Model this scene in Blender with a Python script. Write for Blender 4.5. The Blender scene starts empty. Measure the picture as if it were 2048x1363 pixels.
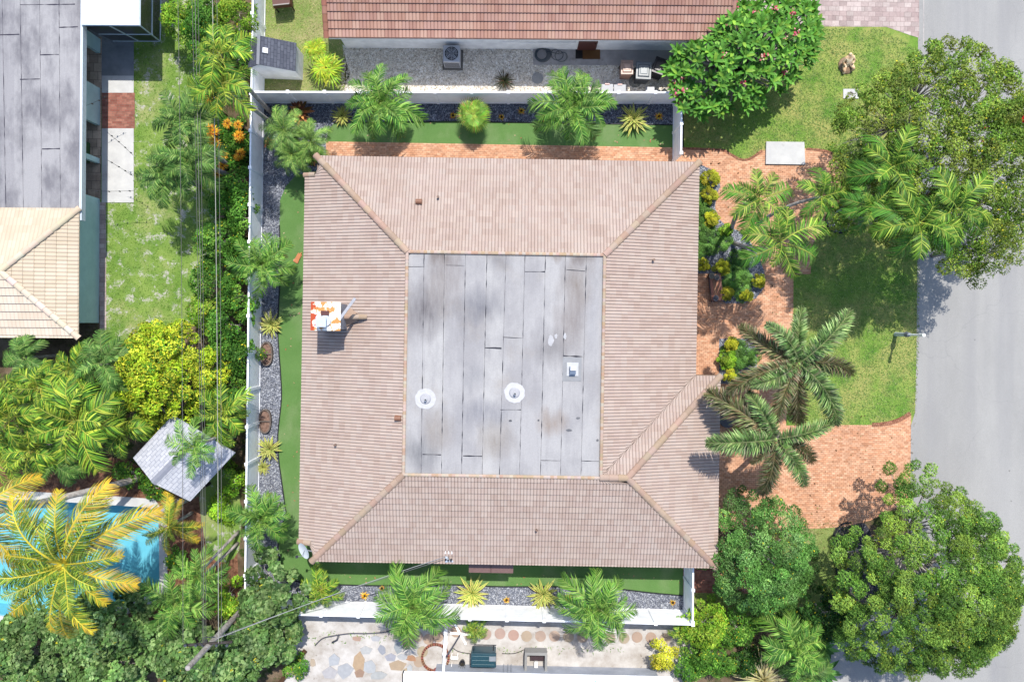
import bpy, math, random
import numpy as np
from mathutils import Vector, Matrix, Euler
R = math.radians
scene = bpy.context.scene
COL = scene.collection
random.seed(7); rng = np.random.default_rng(7)
# ------------------------------------------------------------------ camera
H = 38.0; FPX = 1520.0          # drone height and focal length in photo pixels (2048 wide)
cam = bpy.data.cameras.new('camera'); co = bpy.data.objects.new('camera', cam); COL.objects.link(co)
co.location = (0, 0, H); co.rotation_euler = (0, 0, 0)
cam.sensor_width = 36; cam.lens = FPX / 2048 * 36
cam.shift_x = 4 / 2048; cam.shift_y = -36.5 / 2048
cam.clip_end = 3000
scene.camera = co
# ------------------------------------------------------------------ light
SUN = Vector((0.12, 0.53, 1)).normalized()      # towards the sun
w = bpy.data.worlds.new('World'); scene.world = w; w.use_nodes = True
nt = w.node_tree; sky = nt.nodes.new('ShaderNodeTexSky'); sky.sky_type = 'NISHITA'; sky.sun_disc = False
sky.sun_elevation = math.asin(SUN.z); sky.sun_rotation = math.atan2(SUN.x, SUN.y)
bg = nt.nodes['Background']; nt.links.new(sky.outputs[0], bg.inputs[0]); bg.inputs[1].default_value = 0.13
sl = bpy.data.lights.new('sun', 'SUN'); so = bpy.data.objects.new('sun', sl); COL.objects.link(so)
sl.energy = 3.1; sl.angle = R(0.5); sl.color = (1, 0.95, 0.865)
so.rotation_euler = SUN.to_track_quat('Z', 'Y').to_euler(); so.location = (0, 0, 60)
vs = scene.view_settings; vs.view_transform = 'Standard'; vs.look = 'None'; vs.exposure = 1.0; vs.gamma = 1

def P(px, py, z=0.0):
    """world point of a photo pixel at height z (the drone looks straight down)"""
    s = (H - z) / FPX
    return Vector(((px - 1020) * s, (645 - py) * s, z))
def srgb(r, g, b, k=0.5):
    f = lambda c: ((c / 255 + .055) / 1.055) ** 2.4 if c > 10 else c / 255 / 12.92
    return (f(r) * k, f(g) * k, f(b) * k, 1)
# ------------------------------------------------------------------ objects
def tag(o, label=None, cat=None, group=None, kind=None):
    if label: o['label'] = label
    if cat: o['category'] = cat
    if group: o['group'] = group
    if kind: o['kind'] = kind
    return o
def thing(name, label, cat, loc=(0, 0, 0), rz=0, group=None):
    o = bpy.data.objects.new(name, None); COL.objects.link(o)
    o.location = loc; o.rotation_euler = (0, 0, rz); o.empty_display_size = .2
    return tag(o, label, cat, group)
def np_mesh(name, V, faces, sizes, cols, mat, smooth=False):
    me = bpy.data.meshes.new(name)
    V = np.asarray(V, np.float32); faces = np.asarray(faces, np.int32).ravel(); sizes = np.asarray(sizes, np.int32)
    me.vertices.add(len(V)); me.vertices.foreach_set('co', V.ravel())
    me.loops.add(len(faces)); me.loops.foreach_set('vertex_index', faces)
    me.polygons.add(len(sizes))
    st = np.zeros(len(sizes), np.int32); st[1:] = np.cumsum(sizes)[:-1]
    me.polygons.foreach_set('loop_start', st); me.polygons.foreach_set('loop_total', sizes)
    me.update(calc_edges=True)
    a = me.attributes.new('Col', 'FLOAT_COLOR', 'FACE')
    c = np.ones((len(sizes), 4), np.float32); cols = np.asarray(cols, np.float32)
    c[:, :3] = cols[..., :3]; a.data.foreach_set('color', c.ravel())
    me.polygons.foreach_set('use_smooth', np.full(len(sizes), bool(smooth)))
    me.materials.append(mat); me.validate()
    return me
def link(name, me, parent=None, loc=(0, 0, 0), rot=(0, 0, 0), scale=(1, 1, 1)):
    o = bpy.data.objects.new(name, me); COL.objects.link(o)
    o.parent = parent; o.location = loc; o.rotation_euler = rot; o.scale = scale
    return o
W3 = (1, 1, 1)
class MB:
    def __init__(s): s.v = []; s.f = []; s.c = []
    def add(s, vs, fs, col=W3):
        n = len(s.v); s.v += [tuple(p) for p in vs]
        for f in fs: s.f.append([n + i for i in f]); s.c.append(col[:3])
        return s
    def prism(s, poly, z0, z1, col=W3, top=True, bot=True, tz=None):
        n = len(poly); a = sum(poly[i][0] * poly[(i + 1) % n][1] - poly[(i + 1) % n][0] * poly[i][1] for i in range(n))
        if a < 0: poly = poly[::-1]
        vs = [(p[0], p[1], z0) for p in poly] + [(p[0], p[1], z1) for p in poly]
        fs = [[i, (i + 1) % n, (i + 1) % n + n, i + n] for i in range(n)]
        if top: fs.append([i + n for i in range(n)])
        if bot: fs.append(list(range(n))[::-1])
        return s.add(vs, fs, col)
    def box(s, c, d, rz=0, col=W3, taper=1.0, rx=0, ry=0):
        hx, hy, hz = d[0] / 2, d[1] / 2, d[2] / 2
        M = Euler((rx, ry, rz)).to_matrix(); vs = []
        for z in (-1, 1):
            t = taper if z > 0 else 1
            for x, y in ((-1, -1), (1, -1), (1, 1), (-1, 1)):
                vs.append(Vector(c) + M @ Vector((x * hx * t, y * hy * t, z * hz)))
        return s.add(vs, [[0, 3, 2, 1], [4, 5, 6, 7], [0, 1, 5, 4], [1, 2, 6, 5], [2, 3, 7, 6], [3, 0, 4, 7]], col)
    def cyl(s, c, r, h, n=16, col=W3, r2=None, axis=None):
        r2 = r if r2 is None else r2
        q = Vector((0, 0, 1)).rotation_difference(Vector(axis)) if axis else None
        vs = []
        for z, rr in ((0, r), (h, r2)):
            for i in range(n):
                p = Vector((rr * math.cos(2 * math.pi * i / n), rr * math.sin(2 * math.pi * i / n), z))
                if q: p = q @ p
                vs.append(p + Vector(c))
        return s.add(vs, [[i, (i + 1) % n, (i + 1) % n + n, i + n] for i in range(n)] + [list(range(n))[::-1], list(range(n, 2 * n))], col)
    def tube(s, pts, rad, n=8, col=W3):
        pts = [Vector(p) for p in pts]; m = len(pts)
        rad = [rad] * m if not hasattr(rad, '__len__') else rad
        vs = []; up = Vector((0.31, 0.17, 0.93))
        for i, p in enumerate(pts):
            t = (pts[min(i + 1, m - 1)] - pts[max(i - 1, 0)]).normalized()
            a = t.cross(up)
            if a.length < .05: a = t.cross(Vector((1, 0, 0)))
            a.normalize(); b = t.cross(a)
            for k in range(n):
                g = 2 * math.pi * k / n; vs.append(p + (a * math.cos(g) + b * math.sin(g)) * rad[i])
        fs = [[i * n + k, i * n + (k + 1) % n, (i + 1) * n + (k + 1) % n, (i + 1) * n + k] for i in range(m - 1) for k in range(n)]
        fs += [list(range(n))[::-1], [(m - 1) * n + k for k in range(n)]]
        return s.add(vs, fs, col)
    def dome(s, c, rx, ry, rz, n=12, m=5, col=W3, full=False):
        vs = []; lo = -math.pi / 2 if full else 0
        for j in range(m + 1):
            e = lo + (math.pi / 2 - lo) * j / m * .995 + (.02 if full else 0)
            for i in range(n):
                g = 2 * math.pi * i / n
                vs.append((c[0] + rx * math.cos(e) * math.cos(g), c[1] + ry * math.cos(e) * math.sin(g), c[2] + rz * math.sin(e)))
        fs = [[j * n + i, j * n + (i + 1) % n, (j + 1) * n + (i + 1) % n, (j + 1) * n + i] for j in range(m) for i in range(n)]
        fs += [list(range(n))[::-1], [m * n + k for k in range(n)]]
        return s.add(vs, fs, col)
    def quad(s, a, b, c, d, col=W3): return s.add([a, b, c, d], [[0, 1, 2, 3]], col)
    def mesh(s, name, mat, smooth=False):
        fl = [i for f in s.f for i in f]
        return np_mesh(name, s.v, fl, [len(f) for f in s.f], s.c, mat, smooth)
    def build(s, name, mat, parent=None, loc=(0, 0, 0), rz=0, smooth=False, bev=0):
        o = link(name, s.mesh(name, mat, smooth), parent, loc, (0, 0, rz))
        if bev:
            b = o.modifiers.new('bevel', 'BEVEL'); b.width = bev; b.segments = 2; b.limit_method = 'ANGLE'
        return o
# ------------------------------------------------------------------ materials
class S:
    def __init__(s, name):
        s.m = bpy.data.materials.new(name); s.m.use_nodes = True; s.t = s.m.node_tree
        s.b = s.t.nodes['Principled BSDF']; s.out = s.t.nodes['Material Output']
    def put(s, sock, v):
        if v is None: return
        if hasattr(v, 'is_linked') or isinstance(v, bpy.types.NodeSocket): s.t.links.new(v, sock)
        elif isinstance(v, bpy.types.Node): s.t.links.new(v.outputs[0], sock)
        else:
            if sock.type == 'RGBA' and len(v) == 3: v = (*v, 1)
            if sock.type == 'VECTOR' and hasattr(v, '__len__'): v = v[:3]
            sock.default_value = v
    def n(s, typ, props=None, **kw):
        nd = s.t.nodes.new('ShaderNode' + typ)
        for k, v in (props or {}).items(): setattr(nd, k, v)
        for k, v in kw.items():
            key = int(k[1:]) if k[0] == 'i' and k[1:].isdigit() else k.replace('_', ' ')
            s.put(nd.inputs[key], v)
        return nd
    def pos(s, rz=0, sc=(1, 1, 1), obj=False, off=(0, 0, 0)):
        src = s.n('TexCoord').outputs['Object'] if obj else s.n('NewGeometry').outputs['Position']
        if rz or sc != (1, 1, 1) or off != (0, 0, 0):
            return s.n('Mapping', Vector=src, Rotation=(0, 0, rz), Scale=sc, Location=off).outputs[0]
        return src
    def noise(s, vec, scale, detail=4, rough=.55): return s.n('TexNoise', Vector=vec, Scale=scale, Detail=detail, Roughness=rough).outputs[0]
    def ramp(s, fac, stops, interp='LINEAR'):
        r = s.n('ValToRGB', Fac=fac); e = r.color_ramp; e.interpolation = interp
        while len(e.elements) > 1: e.elements.remove(e.elements[-1])
        for i, (p, c) in enumerate(stops):
            if not hasattr(c, '__len__'): c = (c, c, c, 1)
            if len(c) == 3: c = (*c, 1)
            if i == 0: e.elements[0].position = p; e.elements[0].color = c
            else: el = e.elements.new(p); el.color = c
        return r.outputs[0]
    def mix(s, f, a, b, mode='MIX'):
        nd = s.n('Mix', dict(data_type='RGBA', blend_type=mode))
        s.put(nd.inputs[0], f); s.put(nd.inputs[6], a); s.put(nd.inputs[7], b); return nd.outputs[2]
    def math(s, op, a, b=0.0): return s.n('Math', dict(operation=op), i0=a, i1=b).outputs[0]
    def attr(s): return s.n('Attribute', dict(attribute_name='Col')).outputs['Color']
    def bump(s, h, strength=.5, dist=.02): return s.n('Bump', Height=h, Strength=strength, Distance=dist).outputs[0]
    def fin(s, col, rough=.8, bump=None, spec=.3, metal=0):
        s.put(s.b.inputs['Base Color'], col); s.put(s.b.inputs['Roughness'], rough)
        s.b.inputs['Specular IOR Level'].default_value = spec; s.put(s.b.inputs['Metallic'], metal)
        if bump is not None: s.put(s.b.inputs['Normal'], bump)
        return s.m
def surf(name, c1, c2=None, scale=2.0, rough=.8, bump=0.0, bscale=40, spec=.3, col=True, metal=0, lo=.35, hi=.65, obj=False):
    s = S(name); p = s.pos(obj=obj); c2 = c2 or tuple(x * .75 for x in c1[:3])
    f = s.ramp(s.noise(p, scale, 6, .62), [(lo, 0), (hi, 1)])
    c = s.mix(f, c1, c2)
    if col: c = s.mix(1.0, c, s.attr(), 'MULTIPLY')
    b = s.bump(s.noise(p, bscale, 3), bump, .01) if bump else None
    return s.fin(c, rough, b, spec, metal)
def leafmat(name, trans=.25, rough=.45, var=.12, gain=1.5, blue=1.0):
    s = S(name); c = s.attr(); oi = s.n('ObjectInfo')
    v = s.math('ADD', s.math('MULTIPLY', oi.outputs['Random'], var * 2), 1 - var)
    nz = s.math('ADD', s.math('MULTIPLY', s.noise(s.pos(), 1.6, 2), .7), .65)
    c = s.mix(1.0, c, s.n('CombineColor', Red=s.math('MULTIPLY', v, s.math('MULTIPLY', nz, gain)), Green=s.math('MULTIPLY', v, s.math('MULTIPLY', nz, gain * .99)), Blue=s.math('MULTIPLY', v, gain * blue)).outputs[0], 'MULTIPLY')
    s.fin(c, rough + .15, None, .12)
    tr = s.n('BsdfTranslucent', Color=s.mix(1.0, c, (1.25, 1.15, .5, 1), 'MULTIPLY'))
    mx = s.n('MixShader', Fac=trans); s.t.links.new(s.b.outputs[0], mx.inputs[1]); s.t.links.new(tr.outputs[0], mx.inputs[2])
    s.t.links.new(mx.outputs[0], s.out.inputs[0]); return s.m
TH = R(-0.97)                       # the whole block is turned by about one degree
M = {}
def m_pavers(name, ca, cb, mort, bw=.2, bh=.1, stain=(.75, .72, .72), stamt=.5):
    s = S(name); p = s.pos(rz=-TH)
    br = s.n('TexBrick', dict(offset=.5, squash=1), Vector=p, Color1=ca, Color2=cb, Mortar=mort, Scale=1, i4=1.0)
    br.inputs['Scale'].default_value = 1; br.inputs['Mortar Size'].default_value = .009; br.inputs['Mortar Smooth'].default_value = .2
    br.inputs['Brick Width'].default_value = bw; br.inputs['Row Height'].default_value = bh; br.inputs['Bias'].default_value = 0
    v = s.n('TexVoronoi', Vector=s.pos(rz=-TH, sc=(1 / bw, 1 / bh, 1)), Scale=1.0, Randomness=.25)
    vv = s.math('ADD', s.math('MULTIPLY', s.n('SeparateColor', Color=v.outputs['Color']).outputs[0], .45), .78)
    c = s.mix(.75, br.outputs[0], s.mix(1, br.outputs[0], s.n('CombineColor', Red=vv, Green=vv, Blue=vv).outputs[0], 'MULTIPLY'))
    c = s.mix(s.ramp(s.noise(s.pos(), .45, 6), [(.4, 0), (.75, stamt)]), c, s.mix(1, c, stain, 'MULTIPLY'))
    c = s.mix(.25, c, s.mix(1, c, s.noise(s.pos(), 9, 4), 'OVERLAY'))
    return s.fin(c, .85, s.bump(br.outputs['Fac'], -.4, .01), .2)
M['brick'] = m_pavers('clay_pavers', srgb(238, 190, 156, .63), srgb(226, 166, 128, .57), srgb(186, 136, 108, .57), stamt=.7)
M['brick_old'] = m_pavers('old_brick', srgb(186, 130, 112, .6), srgb(152, 92, 80, .6), srgb(160, 130, 118), .24, .12)
M['brick_pale'] = m_pavers('pale_pavers', srgb(226, 210, 204), srgb(200, 178, 174), srgb(170, 152, 148), .36, .24, (.9, .86, .86))
M['tan_tile'] = m_pavers('tan_patio_tile', srgb(190, 170, 150, .9), srgb(160, 140, 124, .9), srgb(130, 116, 104), .42, .42)
def m_lawn(name, g1, g2, dry, sand, dlo, slo):
    s = S(name); p = s.pos()
    c = s.mix(s.ramp(s.noise(p, .8, 6), [(.35, 0), (.65, 1)]), g1, g2)
    c = s.mix(s.ramp(s.noise(s.pos(off=(5, 3, 0)), .5, 8, .65), [(dlo, 0), (dlo + .15, .8)]), c, dry)
    c = s.mix(s.ramp(s.noise(s.pos(off=(15, 9, 0)), 1.7, 10, .78), [(slo, 0), (slo + .07, .95)]), c, sand)
    c = s.mix(.55, c, s.mix(1, c, s.noise(p, 22, 5, .7), 'OVERLAY'))
    return s.fin(c, .95, s.bump(s.noise(p, 30, 4, .7), .7, .04), .1)
M['lawn'] = m_lawn('lawn', srgb(110, 164, 62), srgb(164, 196, 92), srgb(206, 200, 124), srgb(212, 200, 150), .43, .7)
M['lawn_dry'] = m_lawn('lawn_dry', srgb(146, 172, 92), srgb(168, 184, 110), srgb(204, 192, 142), srgb(212, 198, 160), .46, .60)
M['lawn_sandy'] = m_lawn('lawn_sandy', srgb(122, 164, 70), srgb(162, 190, 98), srgb(194, 198, 134), srgb(228, 224, 214), .50, .535)
def m_turf():
    s = S('artificial_turf'); p = s.pos()
    c = s.mix(s.noise(p, 1.1, 5), srgb(98, 146, 72), srgb(128, 168, 98))
    c = s.mix(s.ramp(s.noise(s.pos(sc=(1, .6, 1)), .7, 8), [(.5, 0), (.68, .8)]), c, srgb(146, 172, 118))
    c = s.mix(.35, c, s.mix(1, c, s.noise(p, 40, 3, .7), 'OVERLAY'))
    return s.fin(c, .85, s.bump(s.noise(p, 60, 2), .5, .02), .2)
M['turf'] = m_turf()
def m_gravel(name, a, b, c3, scale=24, white=.86):
    s = S(name); v = s.n('TexVoronoi', Vector=s.pos(), Scale=scale)
    x = s.n('SeparateColor', Color=v.outputs['Color']).outputs[0]
    c = s.ramp(x, [(0, a), (.5, b), (white - .05, b), (white, c3)])
    c = s.mix(s.ramp(s.noise(s.pos(), .9, 5), [(.4, 0), (.7, .45)]), c, s.mix(1, c, (.6, .6, .62, 1), 'MULTIPLY'))
    return s.fin(c, .7, s.bump(v.outputs['Distance'], -1, .03), .35)
M['slate'] = m_gravel('slate_chips', srgb(92, 98, 114), srgb(146, 152, 168), srgb(215, 220, 230), 22, .8)
M['pebble'] = m_gravel('grey_gravel', srgb(190, 182, 168, .9), srgb(216, 208, 194, .95), srgb(232, 228, 220, .95), 20, .7)
M['mulch'] = m_gravel('dark_mulch', srgb(34, 34, 44), srgb(62, 60, 70), srgb(120, 120, 130), 20, .93)
def m_ground():
    s = S('bare_soil'); p = s.pos()
    c = s.mix(s.ramp(s.noise(p, .7, 8, .65), [(.38, 0), (.62, 1)]), srgb(96, 82, 62), srgb(150, 130, 108))
    c = s.mix(s.ramp(s.noise(s.pos(off=(4, 1, 0)), 1.3, 8, .7), [(.5, 0), (.6, 1)]), c, srgb(74, 92, 44))
    return s.fin(c, .95, s.bump(s.noise(p, 14, 6), .8, .05), .1)
M['soil'] = m_ground()
M['mulch_red'] = surf('terracotta_mulch', srgb(176, 130, 104), srgb(112, 76, 60), 5, .95, .9, 20, .1)
def m_sandy():
    s = S('sandy_yard'); p = s.pos()
    c = s.mix(s.ramp(s.noise(p, .8, 8, .7), [(.4, 0), (.62, 1)]), srgb(226, 222, 218, .6), srgb(190, 182, 174, .6))
    c = s.mix(s.ramp(s.noise(s.pos(off=(9, 1, 0)), 2.1, 9, .75), [(.6, 0), (.68, .8)]), c, srgb(128, 110, 92))
    return s.fin(c, .95, s.bump(s.noise(p, 25, 5), .5, .02), .1)
M['sandy'] = m_sandy()
def m_road():
    s = S('asphalt'); p = s.pos()
    c = s.mix(s.ramp(s.noise(s.pos(sc=(1, .35, 1)), .35, 7, .6), [(.35, 0), (.68, 1)]), srgb(182, 181, 179), srgb(200, 199, 196))
    c = s.mix(s.ramp(s.noise(s.pos(off=(3, 8, 0)), 3, 8, .7), [(.68, 0), (.74, .35)]), c, srgb(120, 116, 114))
    v = s.n('TexVoronoi', dict(feature='DISTANCE_TO_EDGE'), Vector=s.n('VectorMath', dict(operation='ADD'), i0=p, i1=s.n('TexNoise', Vector=p, Scale=.8, Detail=6.0).outputs['Color']).outputs[0], Scale=.16)
    c = s.mix(s.ramp(v.outputs['Distance'], [(0, .16), (.0035, 0)]), c, srgb(120, 120, 126))
    c = s.mix(.45, c, s.mix(1, c, s.noise(p, 45, 3, .8), 'OVERLAY'))
    wv = s.ramp(s.noise(s.pos(sc=(1.5, .06, 1)), .5, 4), [(.45, 0), (.65, .35)]); c = s.mix(wv, c, srgb(160, 160, 166)); v2 = s.n('TexVoronoi', Vector=p, Scale=.9); c = s.mix(s.ramp(v2.outputs['Distance'], [(.02, .7), (.05, 0)]), c, srgb(110, 104, 104))
    return s.fin(c, .9, s.bump(s.noise(p, 70, 3), .3, .01), .2)
M['road'] = m_road()
def m_conc(name, a, b, dark, seed=0):
    s = S(name); p = s.pos(off=(seed, seed, 0))
    c = s.mix(s.ramp(s.noise(p, 1.2, 8, .65), [(.35, 0), (.65, 1)]), a, b)
    c = s.mix(s.ramp(s.noise(s.pos(off=(seed + 7, 2, 0)), 1.1, 9, .75), [(.58, 0), (.72, .7)]), c, dark)
    c = s.mix(1, c, s.attr(), 'MULTIPLY')
    return s.fin(c, .85, s.bump(s.noise(p, 40, 4), .25, .01), .2)
M['conc'] = m_conc('concrete', srgb(226, 226, 224, .62), srgb(212, 212, 212, .58), srgb(180, 178, 176))
M['conc_dk'] = m_conc('stained_concrete', srgb(190, 184, 180, .7), srgb(166, 162, 160, .65), srgb(110, 104, 102), 3)
M['white'] = surf('white_vinyl', srgb(240, 242, 246, 1), srgb(222, 224, 228, 1), 2.3, .5, 0, 40, .3, lo=.45, hi=.75)
M['stucco'] = surf('white_stucco', srgb(228, 229, 230, .95), srgb(210, 212, 214, .9), 2, .9, .4, 60, .2)
M['teal'] = surf('pale_teal_paint', srgb(172, 200, 202, .9), srgb(160, 188, 192, .9), 2, .8, .2, 60, .2)
M['greywall'] = surf('grey_wall_paint', srgb(168, 174, 186, .8), srgb(150, 156, 168, .8), 2, .8, .2, 60, .2)
M['metal'] = surf('galvanised_metal', srgb(190, 192, 196), srgb(160, 163, 168), 6, .45, 0, 40, .5, metal=.3)
M['paint'] = surf('plain_paint', (1, 1, 1), (.86, .86, .86), 6, .5, .1, 60, .4)
M['plastic'] = surf('plastic', (1, 1, 1), (.9, .9, .9), 8, .32, 0, 60, .5)
M['dark'] = surf('dark_opening', (.02, .02, .025), (.012, .012, .015), 3, .6)
M['wood'] = surf('weathered_wood', srgb(190, 184, 180, .7), srgb(140, 132, 126, .7), 7, .9, .6, 30, .2)
M['bark'] = surf('bark', srgb(196, 190, 184, .75), srgb(150, 142, 136, .7), 6, .95, .8, 25, .15)
def m_tile():
    s = S('concrete_roof_tile'); p = s.pos()
    f = s.ramp(s.noise(p, .55, 8, .65), [(.38, 0), (.7, 1)]); c = s.mix(f, (1, 1, 1, 1), (.91, .89, .87, 1))
    c = s.mix(s.ramp(s.noise(s.pos(off=(7, 3, 0)), 2.6, 7, .75), [(.6, 0), (.74, .4)]), c, (.84, .81, .79, 1))
    return s.fin(s.mix(1, c, s.attr(), 'MULTIPLY'), .9, s.bump(s.noise(p, 50, 3), .3, .01), .12)
M['tile'] = m_tile()
M['leaf'] = leafmat('leaf', .16, gain=1.58, blue=.92); M['leaf_gloss'] = leafmat('glossy_leaf', .15, .32); M['grassblade'] = leafmat('grass_blades', .2, .6, gain=1.3); M['frond'] = leafmat('frond_leaflets', .14, .33, .2, gain=1.3, blue=.85)
M['petal'] = leafmat('petal', .3, .6)
def m_deck(name, a, b, dark, brown, x0, wd, amt=.8, stains=None):
    s = S(name); p = s.pos(obj=True)
    sep = s.n('SeparateXYZ', Vector=p)
    k = s.math('FLOOR', s.math('DIVIDE', s.math('SUBTRACT', sep.outputs[0], x0), wd))
    wn = s.n('TexWhiteNoise', dict(noise_dimensions='1D'), W=k).outputs[0]
    c = s.mix(wn, a, b)
    c = s.mix(s.ramp(s.noise(s.pos(obj=True, sc=(1, .5, 1)), .8, 6, .6), [(.44, 0), (.62, amt)]), c, dark)
    c = s.mix(s.ramp(s.noise(s.pos(obj=True, off=(11, 4, 0)), .6, 5, .6), [(.56, 0), (.74, .55)]), c, brown)
    c = s.mix(s.ramp(s.noise(s.pos(obj=True, sc=(6, .5, 1)), 1.2, 5, .6), [(.5, 0), (.7, .22)]), c, dark)
    if stains:
        wob = s.n('VectorMath', dict(operation='ADD'), i0=p, i1=s.n('Mapping', Vector=s.n('TexNoise', Vector=s.pos(obj=True, sc=(1.6, .5, 1)), Scale=1.3, Detail=6.0).outputs['Color'], Scale=(1.1, 1.1, 0), Location=(-.55, -.55, 0)).outputs[0]).outputs[0]
        for x, y, rx, ry, col, a in stains:
            d = s.n('VectorMath', dict(operation='DISTANCE'), i0=s.n('Mapping', Vector=wob, Scale=(1 / rx, 1 / ry, 0), Location=(-x / rx, -y / ry, 0)).outputs[0], i1=(0, 0, 0)).outputs['Value']
            c = s.mix(s.math('MULTIPLY', s.ramp(d, [(.0, 1), (.5, .55), (1, 0)]), s.math('MULTIPLY', s.math('ADD', s.noise(s.pos(obj=True, sc=(5, .7, 1)), 2.0, 4), .35), a * .85)), c, col)
    c = s.mix(.18, c, s.mix(1, c, s.noise(p, 16, 5, .7), 'OVERLAY'))
    return s.fin(c, .75, s.bump(s.noise(p, 50, 3), .15, .01), .25)
M['deck'] = m_deck('bitumen_roof_sheets', srgb(210, 208, 207), srgb(200, 198, 199), srgb(164, 162, 166), srgb(184, 176, 168), -4.6, .86, .5,
   [((x - 1010) / 45, (645 - y) / 45, rx / 32, ry / 32, srgb(*col), a) for x, y, rx, ry, col, a in [(838, 628, 38, 50, (92, 84, 90), .95), (875, 560, 36, 60, (120, 104, 98), .75), (872, 516, 26, 16, (110, 92, 84), .8), (950, 612, 42, 34, (112, 114, 126), .85), (915, 640, 40, 40, (138, 136, 142), .6), (1100, 696, 46, 36, (126, 122, 124), .8), (1135, 640, 30, 50, (128, 112, 106), .8), (1140, 565, 32, 46, (136, 120, 108), .8), (1148, 516, 24, 12, (110, 92, 84), .8), (1100, 512, 16, 10, (130, 110, 96), .7), (985, 880, 34, 36, (140, 124, 104), .7), (868, 862, 30, 40, (156, 142, 128), .7), (1096, 842, 28, 26, (158, 134, 112), .75), (962, 826, 50, 26, (122, 124, 138), .75), (832, 912, 30, 36, (108, 110, 116), .85), (985, 520, 22, 20, (132, 130, 134), .7), (940, 750, 26, 26, (140, 142, 150), .5), (1175, 640, 18, 90, (176, 176, 182), .5)]])
M['deck2'] = m_deck('old_bitumen_sheets', srgb(194, 192, 194), srgb(176, 174, 178), srgb(126, 124, 132), srgb(144, 142, 146), 0, .96, .8)
def m_shingle(name, a, b, edge, bw=.3, bh=.14):
    s = S(name); br = s.n('TexBrick', dict(offset=.5), Vector=s.n('TexCoord').outputs['UV'], Color1=a, Color2=b, Mortar=edge)
    br.inputs['Scale'].default_value = 1; br.inputs['Mortar Size'].default_value = .012
    br.inputs['Brick Width'].default_value = bw; br.inputs['Row Height'].default_value = bh
    c = s.mix(.3, br.outputs[0], s.mix(1, br.outputs[0], s.noise(s.pos(), 8, 5), 'OVERLAY'))
    return s.fin(c, .9, s.bump(br.outputs['Fac'], -.5, .01), .2)
M['shingle_dk'] = m_shingle('grey_shingles', srgb(120, 124, 138), srgb(100, 104, 118), srgb(78, 82, 96))
M['shingle_lt'] = m_shingle('pale_shingles', srgb(210, 212, 220, .62), srgb(194, 197, 207, .6), srgb(160, 164, 180, .6), .36, .17)
def m_rust():
    s = S('rusty_white_cap'); p = s.pos(obj=True, off=(8, 0, 0))
    f = s.ramp(s.noise(p, 3.2, 5, .6), [(.5, 0), (.54, 1)])
    g = s.ramp(s.math('ADD', s.math('MULTIPLY', s.n('SeparateXYZ', Vector=p).outputs[0], -.9), s.noise(p, 4, 4)), [(.92, 0), (.97, 1)])
    c = s.mix(f, srgb(240, 236, 224, .9), srgb(208, 148, 84, .7)); c = s.mix(g, c, srgb(176, 72, 38, .8))
    return s.fin(c, .7, None, .3)
M['rust'] = m_rust()
def m_water():
    s = S('pool_water'); s.t.nodes.remove(s.b)
    nz = s.bump(s.noise(s.pos(), 3, 3), .25, .05)
    tr = s.n('BsdfTransparent', Color=srgb(206, 240, 246, 1)); gl = s.n('BsdfGlossy', Roughness=.03, Normal=nz)
    fr = s.n('Fresnel', IOR=1.33, Normal=nz); mx = s.n('MixShader', Fac=fr.outputs[0])
    s.t.links.new(tr.outputs[0], mx.inputs[1]); s.t.links.new(gl.outputs[0], mx.inputs[2]); s.t.links.new(mx.outputs[0], s.out.inputs[0])
    return s.m
M['water'] = m_water()
M['poolwall'] = surf('pool_plaster', srgb(176, 222, 234, .75), srgb(156, 212, 228, .75), .8, .6, .1, 20, .3)
def m_glass():
    s = S('screen_mesh'); c = srgb(58, 62, 78)
    s.fin(c, .4, None, .5); tr = s.n('BsdfTransparent'); mx = s.n('MixShader', Fac=.35)
    s.t.links.new(s.b.outputs[0], mx.inputs[1]); s.t.links.new(tr.outputs[0], mx.inputs[2]); s.t.links.new(mx.outputs[0], s.out.inputs[0])
    return s.m
M['screen'] = m_glass()
# ------------------------------------------------------------------ ground sheets
def smooth_poly(pts, k=5):
    n = len(pts); out = []
    for i in range(n):
        a, b, c, d = [np.array(pts[(i + j) % n][:2], float) for j in (-1, 0, 1, 2)]
        for t in range(k):
            u = t / k
            out.append(tuple(.5 * ((2 * b) + (-a + c) * u + (2 * a - 5 * b + 4 * c - d) * u * u + (-a + 3 * b - 3 * c + d) * u ** 3)))
    return out
def sheet(name, poly, z, mat, hole=None, sm=0, skirt=0.0):
    import bmesh
    if sm: poly = smooth_poly(poly, sm)
    bm = bmesh.new(); es = []
    for lp in ([poly] + ([hole] if hole else [])):
        vs = [bm.verts.new(P(x, y).xy.to_tuple() + (z,)) for x, y in lp]
        es += [bm.edges.new((vs[i], vs[(i + 1) % len(vs)])) for i in range(len(vs))]
    bmesh.ops.triangle_fill(bm, use_beauty=True, use_dissolve=False, edges=es)
    bmesh.ops.recalc_face_normals(bm, faces=bm.faces)
    for f in bm.faces:
        if f.normal.z < 0: f.normal_flip()
    me = bpy.data.meshes.new(name); bm.to_mesh(me); bm.free(); me.materials.append(mat)
    a = me.attributes.new('Col', 'FLOAT_COLOR', 'FACE')
    for d in a.data: d.color = (1, 1, 1, 1)
    o = link(name, me); o['kind'] = 'structure'; return o
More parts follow.
